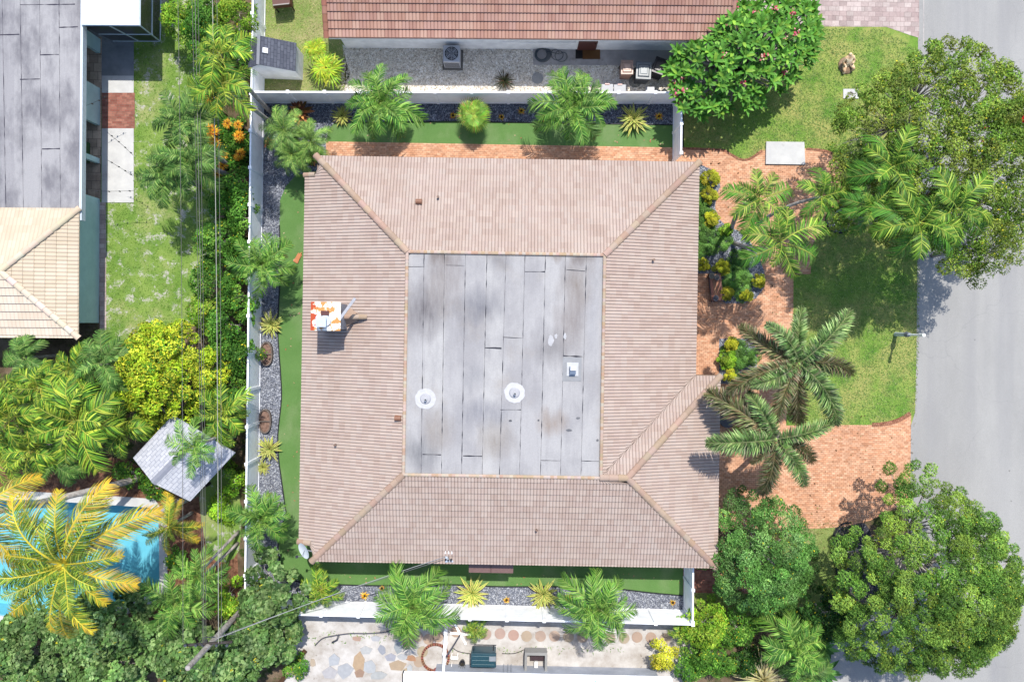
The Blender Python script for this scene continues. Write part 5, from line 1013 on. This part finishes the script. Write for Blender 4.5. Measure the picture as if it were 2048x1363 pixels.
# palms of the left garden
palm('coconut', 'huge yellowing coconut palm leaning over the swimming pool', 128, 1128, 7.4, 150, 22, base=(392, 985), tr=.17, seed=26, name='coconut_palm', oldf=.3)
palm('coconut', 'coconut palm at the left edge showing only yellow frond tips', -45, 1030, 7.0, 120, 10, base=(290, 952), tr=.14, seed=27, name='coconut_palm', oldf=.6)
for i, (k, x, y, h, r, nf, lab) in enumerate([
        ('dark', 205, 725, 3.6, 62, 13, 'dull green palm between the tiled wing and the yellow tree'), ('areca', 150, 735, 3.0, 46, 12, 'yellow green palm just below the cream tiled wing'),
        ('dark', 50, 715, 3.0, 52, 14, 'grey green palm below the cream tiled wing at the left'), ('areca', 80, 775, 3.2, 58, 14, 'yellowish palm in the middle of the left palm grove'),
        ('areca', 150, 842, 4.2, 88, 15, 'largest bright green palm of the left grove'), ('areca', 22, 832, 3.2, 66, 14, 'yellow green palm at the left edge of the grove'),
        ('areca', 62, 900, 2.8, 58, 14, 'green palm at the bottom of the left grove'), ('dark', 190, 792, 2.8, 62, 14, 'shaded dark palm behind the largest bright one'),
        ('areca', 246, 862, 2.8, 52, 13, 'yellow green palm left of the shingled pavilion'), ('areca', 8, 770, 3.0, 54, 12, 'yellow green palm touching the left edge above the grove'),
        ('dark', 110, 925, 2.2, 50, 12, 'low dark palm above the terracotta mulch'), ('areca', 8, 915, 2.4, 46, 12, 'small palm at the lower left edge of the grove'),
        ('christmas', 388, 892, 5.2, 56, 11, 'green palm standing over the shingled pavilion roof'), ('areca', 445, 822, 2.8, 52, 13, 'yellow orange palm between the pavilion and the west fence'),
        ('coconut', 338, 1052, 2.6, 58, 12, 'small yellow palm at the right end of the pool'), ('christmas', 395, 1150, 3.2, 62, 14, 'bright palm between the pool and the utility wires'),
        ('christmas', 352, 1205, 3.0, 62, 14, 'bright palm just above the lower sea grape bushes'), ('areca', 440, 885, 2.0, 34, 11, 'small yellow palm beside the pavilion corner')]):
    palm(k, lab, x, y, h, r, nf, tr=.07, seed=40 + i, base=((478, 1062) if x == 395 else (476, 1085) if x == 352 else None))
palm('bright_fan', 'yellow green lady palm clump between shed and red roof', 655, 138, 1.7, 34, 22, tr=.06, seed=70, name='lady_palm'); palm('bright_fan', 'yellow green lady palm upper clump beside the shed', 633, 100, 1.5, 28, 16, tr=.05, seed=71, name='lady_palm')
palm('areca', 'small brown tipped palm above the tan stepping stones', 952, 1258, .8, 28, 10, tr=.04, seed=72)
palm('areca', 'small palm at the end of the stepping stones by the fence corner', 1362, 1268, 1.0, 24, 9, tr=.04, seed=73)
palm('christmas', 'feathery green palm among the bushes left of the shaded driveway', 1590, 1290, 2.4, 66, 22, tr=.09, seed=80)
palm('dark', 'dark green palm at the bottom edge right of the pandanus', 1612, 1352, 1.8, 48, 14, tr=.07, seed=81)
# ------------------------------------------------------------------ rosettes
for i, (x, y, r, lab) in enumerate([(682, 229, 26, 'smaller striped agave at the left of the north gravel bed'), (1269, 236, 40, 'striped agave near the east end of the north gravel bed'), (539, 648, 32, 'striped agave above the oval planters on the west side'),
                                    (536, 899, 32, 'striped agave below the oval planters on the west side'), (943, 1189, 42, 'large striped agave in the south bed nearer the awning'), (1087, 1191, 40, 'large striped agave in the south bed beside an orange croton')]):
    rosette('striped_agave', lab, 'agave', AG[i % 2], x, y, r, .15, seed=i)
rosette('striped_agave', 'small green yellow agave just below the larger one by the west fence', 'agave', AG[0], 522, 936, 19, .05, seed=9)
for i, (x, y, r, lab) in enumerate([(905, 228, 9, 'orange croton left of the small fan palm'), (1003, 231, 8, 'orange croton just right of the small fan palm'), (1043, 219, 10, 'orange croton nearer the fence in the north bed'), (1088, 232, 10, 'orange croton beside the right north palm'),
                                    (1320, 230, 11, 'orange croton right of the north agave'), (727, 1194, 11, 'largest orange croton left in the south bed'), (762, 1179, 7, 'tiny orange croton beside the left south palm'), (1013, 1203, 9, 'orange croton between the two big south agaves'),
                                    (1137, 1200, 13, 'orange croton between agave and right south palm'), (1348, 1208, 8, 'small orange croton at the south east fence corner'), (1030, 200, 5, 'tiny orange croton touching the north fence')]):
    rosette('croton', lab, 'croton', CR[i % 2], x, y, r, .05, seed=i)
rosette('bromeliad', 'large copper and brown bromeliad at the fence corner', 'bromeliad', BR, 598, 221, 31, .25, seed=1); rosette('bromeliad', 'orange tipped bromeliad between date palm and brick path', 'bromeliad', BR, 623, 318, 17, .2, seed=2); rosette('bromeliad', 'small orange bromeliad against the west fence', 'bromeliad', BR, 536, 284, 15, .1, seed=3)
rosette('dark_grass_tuft', 'dark brown strap leaved tuft on the grey gravel', 'ornamental grass', DARKP, 1009, 160, 28, .2, seed=4)
rosette('yellow_flax', 'yellow strap leaved plant beside the black bin', 'flax', LILY, 1358, 163, 26, .2, seed=5)
for i, (x, y, r, h) in enumerate([(422, 186, 22, 1.6), (432, 207, 15, 1.3), (418, 246, 19, 1.5), (446, 244, 12, 1.4), (464, 240, 12, 1.4), (482, 254, 14, 1.3), (478, 272, 13, 1.1), (424, 277, 17, 1.2), (410, 296, 14, 1.0), (421, 306, 15, 1.0), (450, 300, 12, .9), (480, 292, 12, 1.0), (471, 312, 10, .9), (436, 322, 12, .8), (422, 334, 11, .7), (487, 302, 10, .9)]):
    rosette('orange_croton', ['largest orange croton above the cluster by the hedge', 'orange croton just under the yellow palm crown'][i] if i < 2 else 'bright orange croton in the cluster beside the west fence hedge', 'croton', CRO, x + (i % 5 - 2) * 4, y + (i % 3) * 7, r * 1.05, h, seed=i, group=None if i < 2 else 'orange crotons in the hedge')
rosette('pandanus', 'pale spiky pandanus at the bottom edge below the bushes', 'pandanus', PANI, 1528, 1362, 62, .8, seed=6)
rosette('paddle_leaf_plant', 'broad paddle leaved plant left of the shaded driveway', 'bird of paradise', BIRD, 1640, 1296, 50, .5, seed=7)
rosette('paddle_leaf_plant', 'second paddle leaved plant at the bottom below the first', 'bird of paradise', BIRD, 1650, 1345, 46, .4, seed=8)
# ------------------------------------------------------------------ shrubs and trees
BG = G((104, 158, 62), (84, 138, 52), (136, 184, 78)); YG = G((206, 206, 64), (176, 190, 58), (226, 216, 80)); DG = G((70, 118, 54), (54, 98, 44), (92, 136, 66)); LG = G((160, 204, 66), (128, 184, 56), (186, 216, 84))
# clipped balls and ground cover of the front beds
for i, (x, y, r, lab) in enumerate([(1424, 355, 16, 'topmost clipped yellow green ball shrub by the house'), (1421, 389, 15, 'second clipped yellow ball shrub down the front bed'), (1427, 437, 14, 'third clipped yellow ball shrub down the front bed'), (1408, 528, 12, 'clipped ball shrub touching the roof edge above the bench'),
                                    (1446, 536, 15, 'clipped yellow ball shrub just above the wooden bench'), (1456, 587, 12, 'yellow ball shrub at the bottom left tip of the bed'), (1497, 590, 11, 'yellow ball shrub at the bottom right tip of the bed'), (1521, 560, 12, 'yellow green ball shrub at the right side of the bed')]):
    tree('ball_shrub', lab, 'shrub', x, y, .8, r, r, YG, .06, .45, 2600, clr=.17, trunk=.04, seed=200 + i, yel=0, prof=.6)
tree('ball_shrub', 'small green ball shrub beside the bent palm trunks', 'shrub', 1455, 459, .7, 12, 12, LG, .06, .45, 2600, clr=.16, trunk=.04, seed=210, yel=0, prof=.6)
CVG = G((120, 168, 84), (100, 150, 74), (142, 184, 100))
for i, (x, y, rx, ry, lab) in enumerate([(1407, 372, 10, 14, 'small green mound between roof edge and ball shrubs'), (1408, 430, 16, 40, 'long green mound running along the roof edge'), (1430, 480, 34, 26, 'broad green mound sloping under the palm shadows'), (1404, 500, 12, 16, 'green mound at the roof edge above the lowest ball'), (1478, 560, 28, 40, 'largest dark green mound at the bottom of the bed'), (1480, 516, 20, 16, 'green mound beneath the lowest hanging palm'), (1470, 700, 22, 22, 'green mound in the small bed by the garage'), (1500, 712, 22, 18, 'green mound partly under the upper foxtail palm'), (1478, 728, 12, 10, 'small green mound between ball shrub and gravel'), (1482, 758, 14, 12, 'green mound at the lower edge of the small bed')]):
    tree('mound_shrub', lab, 'shrub', x, y, .42, rx, ry, CVG, .05, .45, 2200, clr=.2, trunk=.03, seed=220 + i, yel=0, prof=.35)
for i, (x, y, r, c, lab) in enumerate([(1465, 688, 13, YG, 'yellow ball shrub at the top of the small garage bed'), (1457, 718, 18, LG, 'large light green ball in the small garage bed'), (1463, 751, 11, YG, 'small yellow ball at the bottom of the garage bed')]):
    tree('ball_shrub', lab, 'shrub', x, y, .8, r, r, c, .06, .45, 2600, clr=.18, trunk=.04, seed=240 + i, yel=0, prof=.6)
rosette('yellow_flax', 'yellowish strap plant in the shade beside the lower foxtail palm', 'flax', LILY, 1486, 862, 22, .1, seed=15)
disc('boulder', 'rounded grey boulder in the shade right of the garage roof', 'boulder', 1452, 838, .38, .3, srgb(150, 156, 170), seed=4)
# the trees
tree('yellow_tree', 'bushy yellow green tree between the hedge and the palm grove', 'tree', 305, 752, 4.6, 98, 112, G((188, 212, 56), (158, 196, 52), (214, 224, 72), (104, 156, 50)), .15, .45, 300, clr=.5, trunk=.16, seed=1, yel=.05)
HG = [BG, G((96, 150, 56), (76, 130, 48), (120, 172, 70)), LG]
for i, (x, y, h, rx, ry, c, lab) in enumerate([
        (352, 28, 3.0, 34, 44, 2, 'bright bush at the top left end of the hedge'), (400, 40, 3.2, 42, 50, 1, 'green bush at the top of the hedge under the wires'), (462, 34, 3.0, 40, 48, 2, 'light green bush at the top against the white fence'),
        (470, 100, 2.6, 30, 34, 0, 'dark green bush beside the shed and fence'), (402, 98, 2.8, 34, 30, 1, 'green bush left of the tall yellow palm'), (458, 282, 1.2, 42, 48, 1, 'green bush carrying the orange crotons'),
        (468, 370, 2.4, 30, 34, 0, 'dark green bush below the orange crotons'), (440, 410, 2.2, 30, 30, 1, 'light green fan leaved bush under the wires'), (475, 430, 2.6, 24, 42, 0, 'narrow green bush hugging the west fence'),
        (425, 480, 2.8, 40, 44, 0, 'dark green bush above the upper west palm'), (470, 500, 2.6, 28, 44, 1, 'green bush beside the upper west palm'), (410, 560, 2.8, 40, 44, 1, 'green hedge bush edging the sandy lawn'), (460, 590, 2.8, 34, 46, 0, 'green hedge bush beside the striped agave fence'),
        (398, 625, 2.6, 26, 34, 2, 'yellowish green hedge bush just right of the yellow tree top'), (445, 650, 2.8, 42, 46, 1, 'broad hedge bush right of the yellow tree'), (470, 710, 2.6, 28, 44, 1, 'hedge bush beside the upper oval planter fence'), (428, 735, 2.4, 34, 44, 0, 'dark hedge bush between yellow tree and fence'),
        (405, 810, 2.0, 28, 28, 1, 'small bush above the shingled pavilion'), (470, 782, 2.0, 20, 28, 0, 'small dark bush at the fence above the yellow palm'), (250, 950, 1.4, 24, 26, 0, 'low green shrub at the left corner of the pavilion'), (300, 978, .8, 26, 20, 1, 'low weedy shrub between pavilion and pool'),
        (460, 960, .9, 16, 34, 2, 'low yellow green shrub along the fence below the pavilion'), (440, 1020, .6, 22, 34, 2, 'low grassy shrub on the sandy strip'), (352, 1125, 1.2, 22, 24, 1, 'low green shrub at the pool corner'), (452, 1205, 1.4, 26, 34, 2, 'yellow green shrub beside the utility pole base')]):
    tree('hedge_bush', lab, 'bush', x, y, h, rx, ry, HG[c], .12, .45, 330, clr=.4, trunk=.07, seed=300 + i, yel=.02)
SG = G((118, 154, 92), (98, 136, 76), (142, 172, 112), (84, 122, 68))
for i, (x, y, h, rx, ry, lab) in enumerate([(60, 1310, 3.4, 112, 82, 'sea grape bush filling the bottom left corner'), (205, 1262, 3.6, 84, 66, 'sea grape bush below the pool'), (190, 1345, 3.2, 90, 60, 'sea grape bush at the bottom left edge'), (345, 1310, 3.2, 62, 66, 'sea grape bush left of the utility pole'),
                                            (535, 1200, 3.6, 62, 70, 'sea grape bush covering the south west fence corner'), (505, 1290, 3.4, 74, 56, 'sea grape bush right of the utility pole'), (440, 1345, 3.2, 78, 48, 'sea grape bush at the bottom edge under the pole')]):
    tree('sea_grape', lab, 'bush', x, y, h, rx, ry, SG, .2, .85, 210, clr=.5, trunk=.1, seed=400 + i, yel=.005)
tree('lawn_tree', 'rounded clipped bright green tree beside the brick driveway', 'tree', 1543, 1124, 4.6, 112, 118, G((112, 162, 84), (92, 142, 68), (138, 184, 108)), .09, .5, 620, clr=.5, trunk=.14, seed=2, yel=.005)
tree('big_tree', 'very large dark green shade tree filling the bottom right', 'tree', 1905, 1192, 7.2, 198, 206, G((112, 154, 68), (86, 128, 54), (140, 178, 82), (146, 174, 74)), .085, .42, 900, clr=.5, trunk=.3, seed=3, yel=.01)
tree('street_tree', 'open crowned olive green tree over the road at the upper right', 'tree', 1915, 300, 7.6, 222, 232, G((130, 164, 66), (102, 140, 54), (160, 184, 82), (130, 144, 68)), .115, .42, 330, ncl=400, clr=.46, trunk=.15, seed=4, yel=.01, gap=.2, bare=True, prof=.4)
tree('street_tree', 'sparse tree branch crown hanging over the road at the right edge', 'tree', 2000, 490, 6.6, 62, 72, G((136, 156, 72), (110, 136, 60), (160, 176, 84)), .11, .42, 190, ncl=40, clr=.38, trunk=.1, seed=5, gap=.25, bare=True)
tree('street_tree', 'light green sapling crown among the road tree branches', 'tree', 1945, 375, 5.2, 66, 40, LG, .12, .45, 130, ncl=22, clr=.4, trunk=.07, seed=6, gap=.15, bare=True)
for i, (x, y, h, rx, ry, c, lab) in enumerate([(1416, 1258, 2.2, 46, 44, LG, 'bright light green bush right of the south fence corner'), (1478, 1262, 1.8, 42, 32, BG, 'green bush below the round clipped tree'), (1432, 1322, 1.8, 50, 36, BG, 'green bush at the bottom right of the sandy yard'), (1330, 1316, 1.6, 26, 30, YG, 'yellow green bush on the sandy yard'),
                                               (1665, 1240, 2.6, 62, 56, DG, 'dark green bush between round tree and big tree'), (1385, 1340, 1.2, 30, 28, BG, 'low green bush behind the white roof'), (1560, 1235, 1.6, 50, 26, DG, 'dark shrub under the round clipped tree'), (1495, 1330, 1.4, 36, 26, DG, 'dark green shrub left of the pandanus'),
                                               (590, 1338, .9, 22, 24, BG, 'green flowering bush beside the brown plank')]):
    tree('garden_bush', lab, 'bush', x, y, h, rx, ry, c, .1, .5, 480, clr=.36, trunk=.06, seed=500 + i, yel=.02)
# plumeria: rosettes of long leaves at the branch ends
def plumeria():
    q = random.Random(3); h = 3.9; c = P(1503, 108, h * .85); t = thing('plumeria', 'large plumeria with whorled leaves and pink flowers by the red roof', 'tree', (c.x, c.y, 0))
    s = (H - h * .85) / FPX; tips = []; tr = 0
    while len(tips) < 175 and tr < 9000:
        tr += 1; x, y = q.uniform(-165, 175), q.uniform(-145, 130)      # pixels, y up
        u = (x / 160) ** 2 + ((y - 15 - .35 * x) / 112) ** 2 * (1.0 if x < 60 else 1.0)
        if u > 1 or any((x - a) ** 2 + (y - b_) ** 2 < 13 ** 2 for a, b_, _ in tips): continue
        tips.append((x, y, h - 1.5 * u - q.uniform(0, .7)))
    V, F, C, Z = [], [], [], []; n0 = 0; pv = np.array([v.co for v in PLU.vertices]); pf = [list(p.vertices) for p in PLU.polygons]; pc = np.zeros(len(pf) * 4, np.float32); PLU.attributes['Col'].data.foreach_get('color', pc); pc = pc.reshape(-1, 4)[:, :3]
    b = MB(); fl = MB(); fc = 0
    for x, y, z in tips:
        a = q.uniform(0, 6.28); k = q.uniform(1.0, 1.4); M3 = (Matrix.Rotation(a, 3, 'Z') @ Euler((q.uniform(-.35, .35), q.uniform(-.35, .35), 0)).to_matrix()); A = np.array(M3)
        V.append(pv @ A.T * k + np.array([x * s, y * s, z])); F += [[i + n0 for i in f] for f in pf]; n0 += len(pv); C.append(pc * q.uniform(.75, 1.2))
        e = Vector((x * s, y * s, z + .02)); b.tube([(0, 0, h * .25), e * .45 + Vector((0, 0, h * .12)), e], [.09, .05, .03], 5)
        if q.random() < .075:
            fl = MB()
            for _ in range(14): d = Vector((q.gauss(0, .09), q.gauss(0, .09), .12 + q.uniform(0, .12))) + e; g = q.uniform(0, 6.28); v = Vector((math.cos(g), math.sin(g), .3)) * .05; w_ = Vector((-v.y, v.x, 0)); fl.quad(d - v, d - w_, d + v, d + w_, srgb(*q.choice([(232, 110, 140), (240, 160, 170), (214, 90, 110), (246, 200, 190)])))
            fl.build('flower_cluster', M['petal'], t)
    b.tube([(0, 0, 0), (.05, 0, h * .3)], [.16, .11], 8); b.build('trunk', M['bark'], t, smooth=True)
    link('crown', np_mesh('crown', np.concatenate(V), [i for f in F for i in f], [len(f) for f in F], np.concatenate(C), M['leaf_gloss']), t)
plumeria()
# red bougainvillea flowers at the right edge
tree('flowering_branch', 'cluster of red flowers at the right edge inside the road tree', 'flowering shrub', 2042, 243, 7.6, 12, 22, G((214, 30, 60), (230, 70, 50), (190, 30, 50)), .1, .7, 500, ncl=5, clr=.25, trunk=.04, seed=7, yel=0)
for k, (x, y, c) in enumerate([(578, 1342, (236, 190, 190)), (592, 1322, (226, 110, 130))]):
    tree('flowering_plant', ['pale pink flowers at the bottom edge by the plank', 'deep pink flowers beside the brown plank'][k], 'flowers', x, y, .6, 9, 9, [srgb(*c)], .07, .8, 900, ncl=4, clr=.13, trunk=.02, seed=8 + k, yel=0)
# ------------------------------------------------------------------ loose ground cover: grass blades, gravel stones
def in_poly(x, y, poly):
    c = np.zeros(len(x), bool); j = len(poly) - 1
    for i in range(len(poly)):
        xi, yi = poly[i]; xj, yj = poly[j]
        if yi != yj: c ^= ((yi > y) != (yj > y)) & (x < (xj - xi) * (y - yi) / (yj - yi) + xi)
        j = i
    return c
def scatter(polys, dens, excl=()):
    X, Y = [], []
    for poly in polys:
        a = np.array(poly); x0, y0 = a.min(0); x1, y1 = a.max(0); n = int((x1 - x0) * (y1 - y0) / 1600 * dens); x = rng.uniform(x0, x1, n); y = rng.uniform(y0, y1, n); m = in_poly(x, y, poly)
        for e in excl: m &= ~in_poly(x, y, e)
        X.append(x[m]); Y.append(y[m])
    x, y = np.concatenate(X), np.concatenate(Y); s = H / FPX; return (x - 1020) * s, (645 - y) * s
def grass(name, label, polys, dens, pal, z, excl=(), hh=.07):
    x, y = scatter(polys, dens, excl); n = len(x); g = rng.uniform(0, 6.283, n); l = rng.uniform(.5, 1.4, n) * hh; w_ = l * .35; dx, dy = np.cos(g), np.sin(g)
    c = np.stack([x, y, np.full(n, z)], 1); sd = np.stack([-dy, dx, np.zeros(n)], 1) * w_[:, None] * .5; tp = np.stack([dx * l * 1.1, dy * l * 1.1, l * .7], 1)
    V = np.stack([c - sd, c + sd, c + tp], 1).reshape(-1, 3); pa = np.array([p[:3] for p in pal]); cl = pa[rng.integers(0, len(pa), n)] * rng.uniform(.7, 1.25, (n, 1))
    o = link(name, np_mesh(name, V, np.arange(3 * n), np.full(n, 3), cl, M['grassblade'])); tag(o, label, 'grass', kind='stuff')
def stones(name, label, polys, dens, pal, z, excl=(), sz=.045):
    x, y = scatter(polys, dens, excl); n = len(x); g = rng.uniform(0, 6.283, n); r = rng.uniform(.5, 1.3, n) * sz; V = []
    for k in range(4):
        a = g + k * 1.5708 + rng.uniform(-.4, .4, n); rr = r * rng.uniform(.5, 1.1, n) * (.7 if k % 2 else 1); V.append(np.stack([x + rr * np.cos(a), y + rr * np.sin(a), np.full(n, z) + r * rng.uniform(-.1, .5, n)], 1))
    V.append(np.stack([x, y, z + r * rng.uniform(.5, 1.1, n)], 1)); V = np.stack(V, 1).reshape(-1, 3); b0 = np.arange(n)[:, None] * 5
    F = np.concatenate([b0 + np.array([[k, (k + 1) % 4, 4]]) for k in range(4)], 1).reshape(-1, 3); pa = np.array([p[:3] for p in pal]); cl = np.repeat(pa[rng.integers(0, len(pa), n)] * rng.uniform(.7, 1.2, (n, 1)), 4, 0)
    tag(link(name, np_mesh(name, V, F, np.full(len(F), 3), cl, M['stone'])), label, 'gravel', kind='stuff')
M['stone'] = surf('stone_chips', (1, 1, 1), (.9, .9, .9), 8, .5, 0, 40, .5)
FR = [(1372, 60), (1500, 56), (1760, 58), (1842, 100), (1840, 320), (1836, 700), (1830, 826), (1740, 849), (1574, 846), (1372, 300)]
SLABS = [[(1531, 284), (1607, 285), (1609, 330), (1530, 329)], [(1682, 178), (1718, 178), (1718, 200), (1682, 200)], [(1678 + 27 * math.cos(a), 440 + 26 * math.sin(a)) for a in [i * math.pi / 6 for i in range(12)]]]
grass('grass', 'short green lawn grass in front of the brick path', [FR], 420, G((150, 184, 98), (128, 166, 82), (176, 192, 120), (110, 148, 74)), .004, [FRONT] + SLABS)
grass('grass', 'patchy weedy grass on the sandy left lawn', [[(214, 60), (420, 60), (430, 600), (330, 690), (214, 680)]], 150, G((132, 176, 72), (160, 196, 92), (112, 156, 64)), .004, [[(150, 60), (268, 60), (268, 405), (150, 405)]])
grass('grass', 'dry lawn grass between the white fence and the red roof', [[(530, -20), (690, -20), (690, 200), (530, 200)]], 300, G((176, 192, 112), (150, 178, 94), (206, 196, 146)), .004)
grass('grass', 'dry grass under the trees at the lower right', [[(1374, 1040), (1720, 1040), (1720, 1250), (1374, 1250)]], 200, G((150, 168, 92), (176, 172, 116), (124, 146, 76)), .006, [[(1366, 1040), (1500, 1040), (1500, 1186), (1366, 1184)]])
grass('weeds', 'small green weeds on the sandy south yard', [[(900, 1290), (1250, 1290), (1250, 1305), (900, 1305)], [(620, 1262), (900, 1262), (880, 1275), (620, 1290)]], 26, G((140, 184, 80), (110, 160, 70)), .004, hh=.1)
HSE = [(636, 330), (1396, 330), (1396, 1120), (604, 1120), (604, 350)]
EXT = [TURF, HSE, [(650, 280), (1346, 290), (1346, 420), (650, 420)]]
stones('slate_stones', 'slate chips with shade put into their dark blue colour, along the north fence', [[(524, 206), (1346, 206), (1346, 256), (524, 256)]], 400, G((84, 92, 114), (114, 122, 144), (150, 158, 178), (196, 202, 218), (70, 78, 100), (100, 106, 124)), .006, EXT)  # same chips as the other strips, palette darkened to carry the shade
stones('slate_stones', 'slate chips with sunlight put into their pale colour, along the west and south fences', [[(524, 256), (1346, 256), (1364, 1218), (514, 1198)]], 400, G((136, 142, 158), (170, 176, 192), (204, 210, 222), (232, 235, 242), (110, 116, 134), (152, 156, 170)), .006, EXT)  # lighter copy of the chips, sun brightness put into the palette
stones('slate_stones', 'dark slate chips filling the front shrub beds', [BED1, [(1440, 678), (1508, 678), (1512, 766), (1440, 766)]], 380, G((114, 120, 138), (152, 160, 178), (196, 202, 216), (218, 222, 230)), .026)
stones('pebbles', 'pale gravel of the side yard below the red roof', [[(686, 97), (1400, 97), (1400, 196), (680, 204)]], 330, [srgb(*c, .9) for c in ((196, 186, 170), (212, 202, 186), (236, 228, 216), (164, 154, 140), (226, 216, 200))], .01, [[(1066, 92), (1380, 92), (1380, 132), (1066, 130)]])

stones('verge_debris', 'sand and leaf crumbs along the road edge', [[(1833, 80), (1842, 80), (1838, 700), (1829, 700)], [(1826, 700), (1838, 700), (1832, 850), (1826, 850)], [(1820, 850), (1828, 850), (1824, 1010), (1818, 1010)]], 90, G((150, 130, 104), (190, 176, 150), (110, 92, 70), (170, 150, 116)), .010, (), .03)
stones('leaf_litter', 'dry brown leaf litter under the trees and on the brick drive', [[(1440, 830), (1820, 830), (1815, 1050), (1440, 1050)], [(1400, 300), (1680, 300), (1580, 640), (1400, 640)]], 2.2, G((150, 110, 70), (190, 160, 110), (120, 84, 56), (206, 190, 120)), .02, [BED1], .06)
